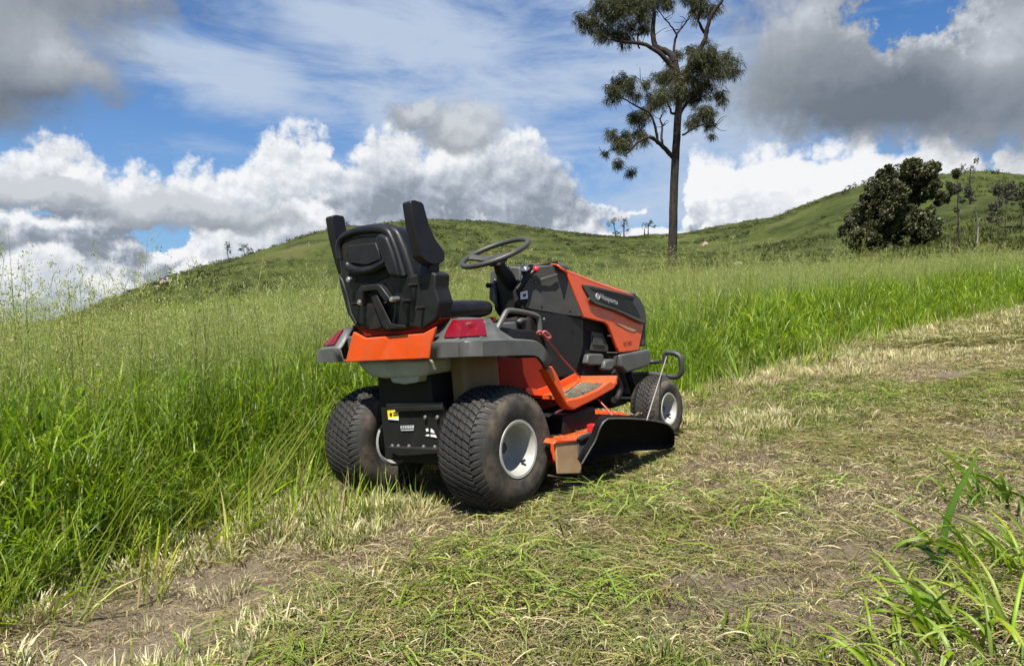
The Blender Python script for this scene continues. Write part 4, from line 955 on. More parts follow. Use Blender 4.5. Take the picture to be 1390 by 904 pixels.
# brush guard
GX = 1.70
b = MB()
g1 = [(1.50, -.15, .43), (GX, -.17, .425), (GX, -.245, .424)]
g2 = [(1.7,-0.2735,0.4176),(1.7,-0.2778,0.4645),(1.7,-0.2899,0.4784),(1.7,-0.3095,0.4787),(1.7,-0.3477,0.4712),(1.7,-0.3726,0.4546),(1.7,-0.382,0.4261),(1.7,-0.3769,0.3689),(1.7,-0.3599,0.3399),(1.7,-0.3302,0.3314),(1.7,-0.2915,0.3344),(1.7,-0.2427,0.3413),(1.7,-0.1633,0.354)]
b.tube(curve(g1, 4), .0135, 10)
b.tube(curve(g2, 4), .0165, 10)
b.mirror()
b.tube([(GX, -.15, .345), (GX, .15, .345)], .0165, 10)
part(b, 'brush_guard', 'dark_grey', angle=60)

# ---------------------------------------------------------------- vegetation materials
def leaf_mat(name, trans=0.35, rough=0.5, spec=0.35, hv=0.10, vv=0.35, tint=(1, 1, 1)):
    m, T, p = mat_new(name)
    at = T.node('ShaderNodeVertexColor', layer_name='Col').outputs[0]
    oi = T.node('ShaderNodeObjectInfo').outputs['Random']
    h = T.node('ShaderNodeHueSaturation', {'Hue': T.m('MULTIPLY_ADD', oi, hv * .35, .5 - hv * .175), 'Saturation': T.m('MULTIPLY_ADD', T.m('FRACT', T.m('MULTIPLY', oi, 7.31)), .25, .88),
                                          'Value': T.m('MULTIPLY_ADD', T.m('FRACT', T.m('MULTIPLY', oi, 13.7)), vv, 1 - vv / 2), 'Color': at}).outputs[0]
    h = T.mix(1.0, h, tuple(.72 * q for q in tint) + (1,), 'MULTIPLY')
    T.put(p.inputs['Base Color'], h); p.inputs['Roughness'].default_value = rough; p.inputs['Specular IOR Level'].default_value = spec
    if trans:
        tr = T.node('ShaderNodeBsdfTranslucent', {'Color': T.mix(1.0, h, (1.05, 1.15, 0.55, 1), 'MULTIPLY')})
        mx = T.node('ShaderNodeMixShader', {0: trans, 1: p.outputs[0], 2: tr.outputs[0]})
        o = [n for n in m.node_tree.nodes if n.type == 'OUTPUT_MATERIAL'][0]
        T.l.new(mx.outputs[0], o.inputs[0])
    return m
M['grass'] = leaf_mat('grass_blades', .50, .42, .42)
M['straw'] = leaf_mat('cut_grass', .15, .75, .15, hv=.12, vv=.5)
M['needles'] = leaf_mat('tree_leaves', .22, .5, .3, hv=.08, vv=.3)
def bark(name, a, b_, sc):
    m, T, p = mat_new(name)
    co = T.node('ShaderNodeTexCoord').outputs['Object']
    q = T.v('MULTIPLY', co, (1, 1, .22))
    n = T.noise(q, sc, 7, .7)
    T.put(p.inputs['Base Color'], T.ramp(n, [(.32, a), (.68, b_)])); p.inputs['Roughness'].default_value = .92; p.inputs['Specular IOR Level'].default_value = .15
    T.l.new(T.node('ShaderNodeBump', {'Height': n, 'Strength': .9, 'Distance': .04}).outputs[0], p.inputs['Normal'])
    return m
M['bark'] = bark('rough_bark', (.014, .012, .010), (.060, .048, .040), 9)
M['pale_bark'] = bark('pale_dead_bark', (.12, .11, .09), (.27, .25, .22), 6)

class LB:
    """blades and leaves with colours"""
    def __init__(s): s.v = []; s.f = []; s.c = []
    def strip(s, pts, ws, side, cols):
        n0 = len(s.v)
        for p, w, c in zip(pts, ws, cols):
            s.v.append(p - side * w); s.v.append(p + side * w); s.c += [c, c]
        for i in range(len(pts) - 1):
            a = n0 + 2 * i
            s.f.append((a, a + 1, a + 3, a + 2))
    def tri(s, a, b, c, col):
        n0 = len(s.v); s.v += [a, b, c]; s.c += [col] * 3; s.f.append((n0, n0 + 1, n0 + 2))
    def quad(s, a, b, c, d, col):
        n0 = len(s.v); s.v += [a, b, c, d]; s.c += [col] * 4; s.f.append((n0, n0 + 1, n0 + 2, n0 + 3))
    def blade(s, base, h, lean, ang, w, c0, c1, seg=5, droop=1.0, tw=None):
        """h length, lean 0..1.5 curve"""
        d = Vector((math.cos(ang), math.sin(ang), 0)); tw = ang + math.pi / 2 + random.uniform(-.6, .6) if tw is None else tw
        side = Vector((math.cos(tw), math.sin(tw), 0))
        pts = []; ws = []; cs = []
        p = Vector(base); a = lean * .25
        for i in range(seg + 1):
            t = i / seg
            pts.append(p.copy()); ws.append(w * .5 * (1 - t ** 2.2) * (0.65 + .7 * min(1, t * 3)) if i < seg else w * .03)
            cs.append(tuple(c0[k] + (c1[k] - c0[k]) * t for k in range(3)))
            a += lean * droop * (t + .25) / seg * 1.6
            p = p + (d * math.sin(a) + Vector((0, 0, math.cos(a)))) * (h / seg)
        s.strip(pts, ws, side, cs)
        return pts
    def mesh(s, name):
        me = bpy.data.meshes.new(name)
        me.from_pydata([tuple(q) for q in s.v], [], s.f)
        ca = me.color_attributes.new('Col', 'FLOAT_COLOR', 'POINT')
        ca.data.foreach_set('color', np.array([(c[0], c[1], c[2], 1) for c in s.c], dtype=np.float32).ravel())
        return me
def jit(c, v=.2, h=.08):
    k = 1 + random.uniform(-v, v)
    return (max(0, c[0] * k * (1 + random.uniform(-h, h))), c[1] * k, max(0, c[2] * k * (1 + random.uniform(-h, h))))
U = random.uniform
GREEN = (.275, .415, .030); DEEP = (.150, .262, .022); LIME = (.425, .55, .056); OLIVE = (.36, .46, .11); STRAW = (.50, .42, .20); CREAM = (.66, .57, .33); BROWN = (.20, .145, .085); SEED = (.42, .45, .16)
def tuft_tall(hh, n, w, rad):
    b = LB()
    for i in range(n):                                   # long basal blades
        a = U(0, 6.28); r = rad * math.sqrt(U(0, 1))
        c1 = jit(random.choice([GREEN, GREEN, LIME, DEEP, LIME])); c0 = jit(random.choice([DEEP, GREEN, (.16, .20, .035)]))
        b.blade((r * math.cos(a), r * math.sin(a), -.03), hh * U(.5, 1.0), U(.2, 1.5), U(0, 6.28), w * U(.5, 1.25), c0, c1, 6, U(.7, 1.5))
    for i in range(int(n * 1.7)):                        # short leaves standing off the stems
        a = U(0, 6.28); r = rad * 1.15 * math.sqrt(U(0, 1)); c = jit(random.choice([GREEN, LIME, LIME, GREEN, DEEP]))
        b.blade((r * math.cos(a), r * math.sin(a), hh * U(.08, .68)), hh * U(.2, .42), U(.5, 2.0), U(0, 6.28), w * U(.6, 1.3), c, jit(c), 4, U(.8, 1.6))
    for i in range(max(2, n // 5)):                      # stems
        a = U(0, 6.28); r = rad * U(0, 1); c = jit((.30, .38, .09))
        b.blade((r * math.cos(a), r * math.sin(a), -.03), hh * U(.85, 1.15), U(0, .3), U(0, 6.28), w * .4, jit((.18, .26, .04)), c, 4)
    if random.random() < .5:
        b.blade((0, 0, 0), hh * U(.5, .8), U(.3, 1.4), U(0, 6.28), w * .7, STRAW, jit(STRAW), 4)
    return b
def tuft_seed(hh, n, k=1.0):
    b = LB()
    for i in range(n):
        a = U(0, 6.28); r = .10 * U(0, 1); lean = U(.05, .4); an = U(0, 6.28)
        h = hh * U(.85, 1.12)
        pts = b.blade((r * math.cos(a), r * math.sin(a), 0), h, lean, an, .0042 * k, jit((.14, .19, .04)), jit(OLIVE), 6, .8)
        # open panicle on the top quarter
        top = pts[-1]; low = pts[-3]
        for j in range(13):
            t = j / 13
            o = low.lerp(top, t)
            d = Vector((U(-1, 1), U(-1, 1), U(.15, .9))).normalized(); L = (.15 - .09 * t) * U(.6, 1.2)
            m_ = o + d * L * .6; e = o + d * L + Vector((0, 0, -L * .25))
            sd = Vector((d.y, -d.x, .2)).normalized()
            cc = jit(SEED, .3)
            b.strip([o, m_, e], [.0011 * k, .0010 * k, .0007 * k], sd, [cc] * 3)
            for q in range(5):
                f = U(.3, 1.0)
                pq = o.lerp(e, f) + Vector((U(-1, 1), U(-1, 1), U(-1, .6))) * .012
                dd_ = Vector((U(-1, 1), U(-1, 1), -1.0)).normalized() * .010 * k
                s2_ = sd * .0028 * k
                b.quad(pq, pq + dd_ * .5 + s2_, pq + dd_, pq + dd_ * .5 - s2_, jit((.46, .47, .19), .35))
    for i in range(3):
        b.blade((U(-.08, .08), U(-.08, .08), 0), hh * U(.5, .75), U(.3, 1.2), U(0, 6.28), .008 * k, jit(GREEN), jit(LIME), 5)
    return b
def tuft_stub(hh, n, w, cols, rad, lean=(.1, .9)):
    b = LB()
    for i in range(n):
        a = U(0, 6.28); r = rad * math.sqrt(U(0, 1)); c = random.choice(cols)
        b.blade((r * math.cos(a), r * math.sin(a), -.008), hh * U(.4, 1.1), U(*lean), a + U(-1, 1), w * U(.6, 1.3), jit(random.choice(cols)), jit(c, .25), 3)
    return b
def tuft_clip(n, L, w, cols, rad, hz=.03, bend=1.4):
    """cut blades lying flat and crossed"""
    b = LB()
    for i in range(n):
        a = U(0, 6.28); r = rad * math.sqrt(U(0, 1)); an = U(0, 6.28); ln = L * U(.35, 1.2); k = U(-bend, bend); c = jit(random.choice(cols), .3)
        p = Vector((r * math.cos(a), r * math.sin(a), U(.002, hz))); pts = []
        z0, z1 = p.z, U(-.004, hz * 1.2)
        for j in range(5):
            t = j / 4; pts.append(Vector((p.x, p.y, z0 + (z1 - z0) * t + hz * .6 * math.sin(t * 3.14))))
            an += k * .25; p = p + Vector((math.cos(an), math.sin(an), 0)) * ln / 4
        sd = Vector((-math.sin(an), math.cos(an), U(-.8, .8))).normalized()
        b.strip(pts, [w * .4, w * .5, w * .5, w * .4, w * .08], sd, [c] * 5)
    return b

def scatter(name, protos, pts, rot, scl, idx, mat, kind='stuff'):
    """one object: instances of the proto tufts on points through geometry nodes"""
    src = bpy.data.collections.new(name + '_tufts')
    for i, b in enumerate(protos):
        me = b.mesh('%s_tuft_%02d' % (name, i)); me.materials.append(mat)
        o = bpy.data.objects.new('%s_tuft_%02d' % (name, i), me); src.objects.link(o)
    me = bpy.data.meshes.new(name)
    me.vertices.add(len(pts)); me.vertices.foreach_set('co', np.asarray(pts, dtype=np.float32).ravel())
    a = me.attributes.new('rot', 'FLOAT_VECTOR', 'POINT'); a.data.foreach_set('vector', np.asarray(rot, dtype=np.float32).ravel())
    a = me.attributes.new('scl', 'FLOAT', 'POINT'); a.data.foreach_set('value', np.asarray(scl, dtype=np.float32))
    a = me.attributes.new('idx', 'INT', 'POINT'); a.data.foreach_set('value', np.asarray(idx, dtype=np.int32))
    o = link(name, me, mat)
    g = bpy.data.node_groups.new(name, 'GeometryNodeTree')
    g.interface.new_socket('Geometry', in_out='INPUT', socket_type='NodeSocketGeometry')
    g.interface.new_socket('Geometry', in_out='OUTPUT', socket_type='NodeSocketGeometry')
    gi = g.nodes.new('NodeGroupInput'); go = g.nodes.new('NodeGroupOutput')
    ci = g.nodes.new('GeometryNodeCollectionInfo'); ci.inputs[0].default_value = src
    ci.inputs['Separate Children'].default_value = True; ci.inputs['Reset Children'].default_value = True
    ip = g.nodes.new('GeometryNodeInstanceOnPoints'); ip.inputs['Pick Instance'].default_value = True
    def attr(n, t):
        q = g.nodes.new('GeometryNodeInputNamedAttribute'); q.data_type = t; q.inputs[0].default_value = n; return q.outputs[0]
    g.links.new(gi.outputs[0], ip.inputs['Points']); g.links.new(ci.outputs[0], ip.inputs['Instance'])
    g.links.new(attr('idx', 'INT'), ip.inputs['Instance Index'])
    er = g.nodes.new('FunctionNodeEulerToRotation'); g.links.new(attr('rot', 'FLOAT_VECTOR'), er.inputs[0]); g.links.new(er.outputs[0], ip.inputs['Rotation'])
    g.links.new(attr('scl', 'FLOAT'), ip.inputs['Scale'])
    g.links.new(ip.outputs[0], go.inputs[0])
    md = o.modifiers.new('tufts', 'NODES'); md.node_group = g
    return tag(o, kind=kind)
def samp(n, r0, r1, a0=-41, a1=41, pw=0.0):
    """random ground points; pw 0 = even per area, 1 = even per radius"""
    u = rng.random(n)
    if pw == 0: r = np.sqrt(r0 * r0 + u * (r1 * r1 - r0 * r0))
    else: r = r0 + u * (r1 - r0)
    a = np.radians(a0 + rng.random(n) * (a1 - a0))
    return r * np.sin(a), r * np.cos(a), r
def mower_free(x, y, pad=.0):
    lx, ly = to_local(x, y)
    body = (lx > -.28 - pad) & (lx < 1.62 + pad) & (np.abs(ly) < .56 + pad)
    return ~body
def rots(n, tilt=.15):
    return np.stack([rng.normal(0, tilt, n), rng.normal(0, tilt, n), rng.random(n) * 6.283], -1)

# ---- tall uncut grass
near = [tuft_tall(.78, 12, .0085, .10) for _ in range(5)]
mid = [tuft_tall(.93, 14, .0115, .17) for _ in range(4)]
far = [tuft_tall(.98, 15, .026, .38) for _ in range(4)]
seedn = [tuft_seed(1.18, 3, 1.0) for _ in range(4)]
seedf = [tuft_seed(1.15, 4, 2.4) for _ in range(3)]
def tuft_stalk():
    b = LB()
    for i in range(2): b.blade((U(-.02, .02), U(-.02, .02), -.02), U(.45, .85), U(.05, .5), U(-.6, .6), .006, jit((.34, .36, .10)), jit((.42, .44, .14)), 5)
    b.blade((0, 0, 0), U(.3, .5), U(.5, 1.2), U(-1, 1), .009, jit(LIME), jit(LIME), 5)
    return b
protos = near + mid + far + seedn + seedf + [tuft_stalk() for _ in range(3)]
PX_, RT_, SC_, ID_ = [], [], [], []
def addp(x, y, ok, lo, hi, smin, smax, tilt=.13, hf=None):
    x, y = x[ok], y[ok]; n = len(x)
    PX_.append(np.stack([x, y, hgt(x, y)], -1)); RT_.append(rots(n, tilt)); 
    s = smin + rng.random(n) * (smax - smin)
    if hf is not None: s = s * hf(x, y)
    SC_.append(s); ID_.append(rng.integers(lo, hi, n))
def hvar(x, y): return 1 + .22 * nfbm(x, y, .35, 3)
x, y, r = samp(6200, .9, 7, -50, 41); e = edge_off(x, y)
addp(x, y, (e > .04) & mower_free(x, y), 0, 5, .72, 1.08, .14, lambda x, y: hvar(x, y) * (.42 + .58 * sstep(edge_off(x, y), 0, .55)))
x, y, r = samp(9500, 7, 18); e = edge_off(x, y)
addp(x, y, e > .05, 5, 9, .75, 1.05, .12, lambda x, y: hvar(x, y) * (.5 + .5 * sstep(edge_off(x, y), 0, .7)))
x, y, r = samp(15000, 18, 62, pw=1); e = edge_off(x, y)
addp(x, y, e > .05, 9, 13, .75, 1.15, .10, hvar)
x, y, r = samp(2200, 1.3, 7, -50, 41); e = edge_off(x, y)
addp(x, y, (e > .28) & mower_free(x, y, .2), 13, 17, .72, 1.05, .10, hvar)
x, y, r = samp(3600, 7, 18); e = edge_off(x, y)
addp(x, y, e > .3, 13, 17, .85, 1.12, .10, hvar)
x, y, r = samp(3400, 18, 62, pw=1); e = edge_off(x, y)
addp(x, y, e > .5, 17, 20, .85, 1.15, .10, hvar)

# pale stalks bent over the cut edge
x, y, r = samp(420, 1.2, 4.2, -46, -8); e = edge_off(x, y); ok = (e > -.22) & (e < .12) & mower_free(x, y, .1)
x, y = x[ok], y[ok]; n = len(x)
PX_.append(np.stack([x, y, hgt(x, y)], -1)); RT_.append(np.stack([rng.normal(0, .10, n), rng.normal(.38, .16, n), rng.normal(0, .3, n)], -1)); SC_.append(rng.uniform(.5, 1.0, n)); ID_.append(rng.integers(20, 23, n))
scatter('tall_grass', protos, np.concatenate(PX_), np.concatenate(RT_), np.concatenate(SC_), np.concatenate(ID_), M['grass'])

# ---- cut strip: stubble, clippings, low regrowth
GRN = [(.17, .255, .035), (.22, .30, .05), (.14, .20, .032), (.27, .30, .07)]; PAL = [(.86, .76, .47), (.86, .78, .5), CREAM, STRAW, (.74, .66, .36), (.60, .57, .24), (.42, .46, .12)]; MIXC = [(.25, .25, .07), (.20, .225, .055), (.34, .29, .12), (.46, .39, .18), (.15, .18, .045), (.23, .26, .06), (.28, .22, .12), (.37, .31, .15)]
st = [tuft_stub(.10, 34, .0046, PAL, .065, (.2, 1.2)) for _ in range(4)]                                # 0-3 pale stubble
sg = [tuft_stub(.10, 34, .0040, GRN + [(.13, .20, .03), STRAW], .07, (.3, 1.5)) for _ in range(4)]                       # 4-7 green stubble
cl = [tuft_clip(44, .17, .0030, MIXC, .13, .020, .7) for _ in range(5)]                                # 8-12 clippings
cb = [tuft_clip(30, .085, .0032, [STRAW, CREAM, BROWN, (.3, .25, .12)], .14, .02) for _ in range(3)]  # 13-15 dry clippings
gl = [tuft_clip(16, .22, .0055, GRN, .14, .05) for _ in range(3)]                    # 16-18 fresh long clippings
hs = [tuft_stub(.34, 9, .0055, [LIME, (.3, .32, .09), STRAW, GREEN], .06, (.1, .7)) for _ in range(4)]  # 19-22 left-over stalks
protos = st + sg + cl + cb + gl + hs
PX_, RT_, SC_, ID_ = [], [], [], []
def soil(x, y):
    """1 where wheels have worn the strip down to bare soil"""
    lx, ly = to_local(x, y); w_ = nfbm(x, y, 1.1, 3) * .30
    a = (1 - sstep(np.abs(ly + .30 + .06 * lx + w_), .20, .42)) * (1 - sstep(lx, -.35, .1))
    b_ = (1 - sstep(np.abs(ly + .62 + w_), .10, .34)) * sstep(lx, .9, 1.3) * (1 - sstep(lx, 4.5, 7))
    f_ = (1 - sstep(np.hypot((lx - .95) / .75, (ly + .95 + .25 * (.95 - lx)) / .34) + w_ * 1.2, .75, 1.2))
    c_ = (1 - sstep(np.abs(ly + 1.5 + w_ * 2), .05, .35)) * sstep(nfbm(x + 9, y, .5, 2), -.05, .2)
    d_ = sstep(nfbm(x - 30, y + 11, .95, 4), -.02, .18)
    return np.clip(np.maximum.reduce([a, b_ * .6, c_ * .8, d_ * .85 * (1 - sstep(lx, 1.0, 1.6) * (1 - sstep(-ly, 1.0, 1.5))), f_]), 0, 1)
def keep(x, y, k=.88): return rng.random(len(x)) > soil(x, y) * k
def dens(x, y, thr, s=1.2, off=0): return (nfbm(x + off, y - off, s, 3) + .0) > thr
# pale band along the edge of the tall grass
x, y, r = samp(52000, 1.0, 16); e = edge_off(x, y); lx, ly = to_local(x, y)
pal = (e < .12) & (e > -1.05 - .5 * sstep(lx, .9, 2.2) - .02 * r) & (rng.random(len(x)) < np.where(lx > 1.2, .95, .6)) & dens(x, y, -.16 + .35 * sstep(-e, .35, 1.3), 1.6)
addp(x, y, keep(x, y) & pal & mower_free(x, y, -.12), 0, 4, .5, 1.15, .25)
x, y, r = samp(9000, 1.0, 14); e = edge_off(x, y)
addp(x, y, keep(x, y) & (e < .25) & (e > -.45) & dens(x, y, -.1, 1.9, 7) & mower_free(x, y, -.12), 4, 8, .6, 1.25, .25)
# longer stalks left at the edge
x, y, r = samp(5200, 1.0, 16, -48); e = edge_off(x, y)
addp(x, y, (e < .18) & (e > -.32) & mower_free(x, y), 19, 23, .5, 1.35, .3)
# short grass behind and around the wheels
lx = rng.uniform(-.75, -.1, 260); ly = rng.uniform(-.25, .75, 260)
wx = MO.x + lx * MM[0][0] + ly * MM[1][0]; wy = MO.y + lx * MM[0][1] + ly * MM[1][1]
addp(wx, wy, np.abs(ly + .375) > .16, 0, 8, .5, 1.05, .25)
addp(wx[:70], wy[:70], ly[:70] > 0, 19, 23, .45, .8, .25)
# clippings windrow right of the mower and over the open strip
x, y, r = samp(29000, .75, 9, -42, 42); e = edge_off(x, y)
lx, ly = to_local(x, y); fr = sstep(lx, .9, 2.2); k = sstep(-e, .45 + .75 * fr, 1.2 + .9 * fr)
addp(x, y, keep(x, y, .98) & (rng.random(len(x)) < .16 + .84 * k) & dens(x, y, -.20 - .25 * k + .10 * (1 - k), .9, 3) & (e < .05) & mower_free(x, y, -.1), 8, 13, .40, .82, .10)
x, y, r = samp(22000, 9, 34, -5, 42, 1); e = edge_off(x, y)
addp(x, y, (e < -.3) & dens(x, y, -.25, .8, 3), 8, 13, 1.2, 2.4, .08)
x, y, r = samp(9000, 9, 34, -5, 42, 1); e = edge_off(x, y)
addp(x, y, (e < .1) & (e > -1.6) & dens(x, y, -.25, .8, 9), 0, 4, 1.2, 2.2, .2)
x, y, r = samp(15000, .75, 10, -42, 42); e = edge_off(x, y)
addp(x, y, keep(x, y, .45) & (e < .1) & dens(x, y, -.2, 1.1, 21) & mower_free(x, y, -.1), 13, 16, .5, 1.1, .08)
x, y, r = samp(5000, .75, 6, -44, 42); e = edge_off(x, y)
addp(x, y, (soil(x, y) > .4) & (e < .1) & mower_free(x, y, -.1), 13, 16, .3, .7, .08)
x, y, r = samp(1900, .75, 6.5, -42, 42); e = edge_off(x, y)
addp(x, y, keep(x, y) & (e < -.7) & dens(x, y, -.02, .8, 31) & mower_free(x, y, .05), 16, 19, .4, 1.0, .10)
x, y, r = samp(17000, .75, 6.5, -42, 42); e = edge_off(x, y)
addp(x, y, keep(x, y) & (e < -.55) & dens(x, y, .0, .9, 31) & mower_free(x, y, .05), 4, 8, .35, .75, .3)
scatter('cut_grass', protos, np.concatenate(PX_), np.concatenate(RT_), np.concatenate(SC_), np.concatenate(ID_), M['straw'])

# ---- tussocks on the hillside
tus = [tuft_stub(.55, 26, .06, [(.095, .120, .028), (.12, .135, .037), (.08, .10, .024), (.16, .152, .058)], .75, (.3, 1.2)) for _ in range(6)]
PX_, RT_, SC_, ID_ = [], [], [], []
x, y, r = samp(16000, 50, 300, -41, 41, 1)
rcx = lerp(np.degrees(np.arctan2(x, y)), RC)
PXo = (r < rcx + 6)
addp(x, y, PXo & (nfbm(x, y, .05, 4) > -.15), 0, 6, .4, 1.3, .1, lambda x, y: .55 + .9 * np.clip(.5 + nfbm(x, y, .06, 3), 0, 1.2))
scatter('hill_grass', tus, np.concatenate(PX_), np.concatenate(RT_), np.concatenate(SC_), np.concatenate(ID_), M['grass'])

# ---------------------------------------------------------------- trees
def leaf_clump(b, c, rr, n, size, cols, droop=0.0, thin=.5, ns=13, sr_=(.16, .42)):
    """n small leaf faces through a lumpy volume"""
    c = Vector(c)
    subs = [(c + Vector((U(-1, 1), U(-1, 1), U(-1, 1))).normalized() * rr * U(.15, 1.05), rr * U(*sr_)) for _ in range(ns)]
    for i in range(n):
        s_, sr = random.choice(subs)
        d = Vector((random.gauss(0, 1), random.gauss(0, 1), random.gauss(0, 1))).normalized()
        p = s_ + d * sr * U(.35, 1.0) ** .6
        if droop:
            ln = size * U(.6, 1.5)
            dr = (d * .55 + Vector((U(-.4, .4), U(-.4, .4), -droop))).normalized()
            sd = dr.orthogonal().normalized(); sd.rotate(Matrix.Rotation(U(0, 6.28), 3, dr))
            w = size * thin * U(.6, 1.3)
            b.strip([p, p + dr * ln * .5, p + (dr + Vector((0, 0, -.35))).normalized() * ln], [w * .5, w * .45, w * .1], sd, [jit(random.choice(cols), .3)] * 3)
        else:
            q = Vector((random.gauss(0, 1), random.gauss(0, 1), random.gauss(0, 1))).normalized(); t = q.orthogonal().normalized(); u2 = q.cross(t)
            t, u2 = t * size * U(.5, 1.2), u2 * size * thin * U(.5, 1.2)
            b.quad(p - t, p - u2, p + t, p + u2, jit(random.choice(cols), .3))
def limb(mb, pts, r0, r1, n=8, wob=.0):
    p = curve(pts, 4)
    m_ = len(p)
    mb.tube([q + Vector((U(-wob, wob), U(-wob, wob), U(-wob, wob))) for q in p], [r0 + (r1 - r0) * i / (m_ - 1) for i in range(m_)], n)
def build_leaves(b, name, parent, mat='needles'):
    me = b.mesh(name); o = link(name, me, M[mat], parent)
    return o
# --- she-oak standing alone in the field
bx, by = [(8.534,38.0,2.521)][0][:2]
bz = float(hgt(bx, by)) - .25
TB = Vector((bx, by, bz))
oak = empty('she_oak', TB, 'tall slender she-oak with drooping needle foliage standing alone in the grass field beyond the mower', 'tree')
dep = {}
def off(L, k=1.0, base=0.0):
    """gives a limb read as an outline its own depth"""
    o = []; n_ = len(L)
    for i, q in enumerate(L): o.append(Vector(q) - TB + Vector((0, base + k * i / max(1, n_ - 1), 0)))
    return o
tk = MB()
tr = [Vector((0, 0, 0))] + off([(8.565,38.0,4.209),(8.592,38.0,6.557),(8.696,38.0,9.289),(8.803,38.0,11.235),(8.873,38.0,12.672),(8.79,38.0,13.603),(8.63,38.0,14.377)], .0)
limb(tk, tr, .25, .15, 12, .012)
LIMBS = [([(8.555,38.0,13.758),(8.319,38.0,14.145),(7.652,38.0,14.687),(6.753,38.0,15.055),(5.816,38.0,15.035),(5.074,38.0,15.09)], .17, .05, -1.2), ([(8.63,38.0,14.3),(8.511,38.0,14.687),(8.275,38.0,14.958),(7.689,38.0,15.268),(7.569,38.0,15.848),(7.566,38.0,16.427),(7.641,38.0,17.084),(7.56,38.0,17.778),(7.438,38.0,18.78)], .20, .07, .8),
         ([(8.63,38.0,14.377),(8.588,38.0,14.997),(8.74,38.0,15.77),(8.972,38.0,16.157),(9.32,38.0,16.62),(9.629,38.0,17.084)], .08, .03, .4), ([(8.74,38.0,15.77),(8.425,38.0,16.311),(8.111,38.0,16.698),(7.914,38.0,17.084)], .05, .02, .3),
         ([(8.832,38.0,13.06),(9.334,38.0,14.068),(9.799,38.0,14.842),(10.146,38.0,15.422),(10.221,38.0,15.964),(10.412,38.0,16.62),(10.876,38.0,17.238),(11.106,38.0,17.778),(11.333,38.0,18.78)], .16, .06, -.8), ([(10.182,38.0,15.886),(9.946,38.0,16.234),(9.789,38.0,16.466),(9.902,38.0,17.084),(9.937,38.0,17.701)], .09, .03, -.5),
         ([(8.538,38.0,9.367),(7.988,38.0,9.834),(7.517,38.0,10.146),(7.125,38.0,10.224),(6.539,38.0,9.912),(6.11,38.0,9.445),(5.759,38.0,9.094)], .13, .04, -1.4), ([(8.027,38.0,9.834),(7.985,38.0,10.379),(8.06,38.0,11.041),(7.98,38.0,11.507),(8.135,38.0,11.818)], .08, .03, .7),
         ([(7.752,38.0,10.029),(7.552,38.0,10.924),(7.236,38.0,11.546),(6.649,38.0,11.818),(5.787,38.0,12.206),(5.356,38.0,12.323)], .08, .025, -.9), ([(9.041,38.0,10.496),(9.549,38.0,10.768),(10.173,38.0,11.002),(10.605,38.0,10.807)], .06, .02, -.6), ([(8.918,38.0,11.624),(9.423,38.0,12.323),(10.163,38.0,12.672),(10.825,38.0,13.06)], .09, .03, .9),
         ([(8.722,38.0,11.662),(8.41,38.0,11.624),(8.291,38.0,11.895),(7.937,38.0,12.284)], .08, .03, -.5), ([(6.539,38.0,9.912),(5.991,38.0,9.679),(5.365,38.0,9.679),(4.818,38.0,9.367)], .04, .02, -.4), ([(7.236,38.0,11.546),(7.39,38.0,12.206),(7.152,38.0,13.06),(6.915,38.0,13.603)], .04, .015, .6),
         ([(6.753,38.0,15.074),(6.672,38.0,15.693),(6.904,38.0,16.311)], .05, .02, .4), ([(5.855,38.0,15.035),(5.58,38.0,15.693),(5.188,38.0,16.079),(4.563,38.0,16.466)], .05, .02, -.5), ([(6.674,38.0,15.229),(6.36,38.0,15.77),(6.046,38.0,16.234)], .03, .015, .2), ([(9.18,38.0,13.835),(9.883,38.0,13.758),(10.663,38.0,13.913)], .06, .02, -.5), ([(7.125,38.0,10.224),(6.77,38.0,10.807),(6.689,38.0,11.429)], .04, .015, -.2)]
for L, r0, r1, k in LIMBS: limb(tk, off(L, k), r0, r1, 7, .02)
for L, r0, r1, k in LIMBS:
    P3 = off(L, k)
    for q in range(5):
        i = random.randrange(max(1, len(P3) // 2), len(P3)); a = P3[i]
        d = Vector((U(-1, 1), U(-.6, .6), U(-.1, 1))).normalized() * U(.4, 1.0)
        limb(tk, [a, a + d * .5 + Vector((0, 0, U(-.1, .15))), a + d], .022, .008, 5)
part_t = tk.build('trunk', M['bark'], oak, angle=60)
cb_ = LB()
NC = [(.062, .070, .026), (.085, .088, .032), (.048, .056, .022), (.115, .108, .040)]
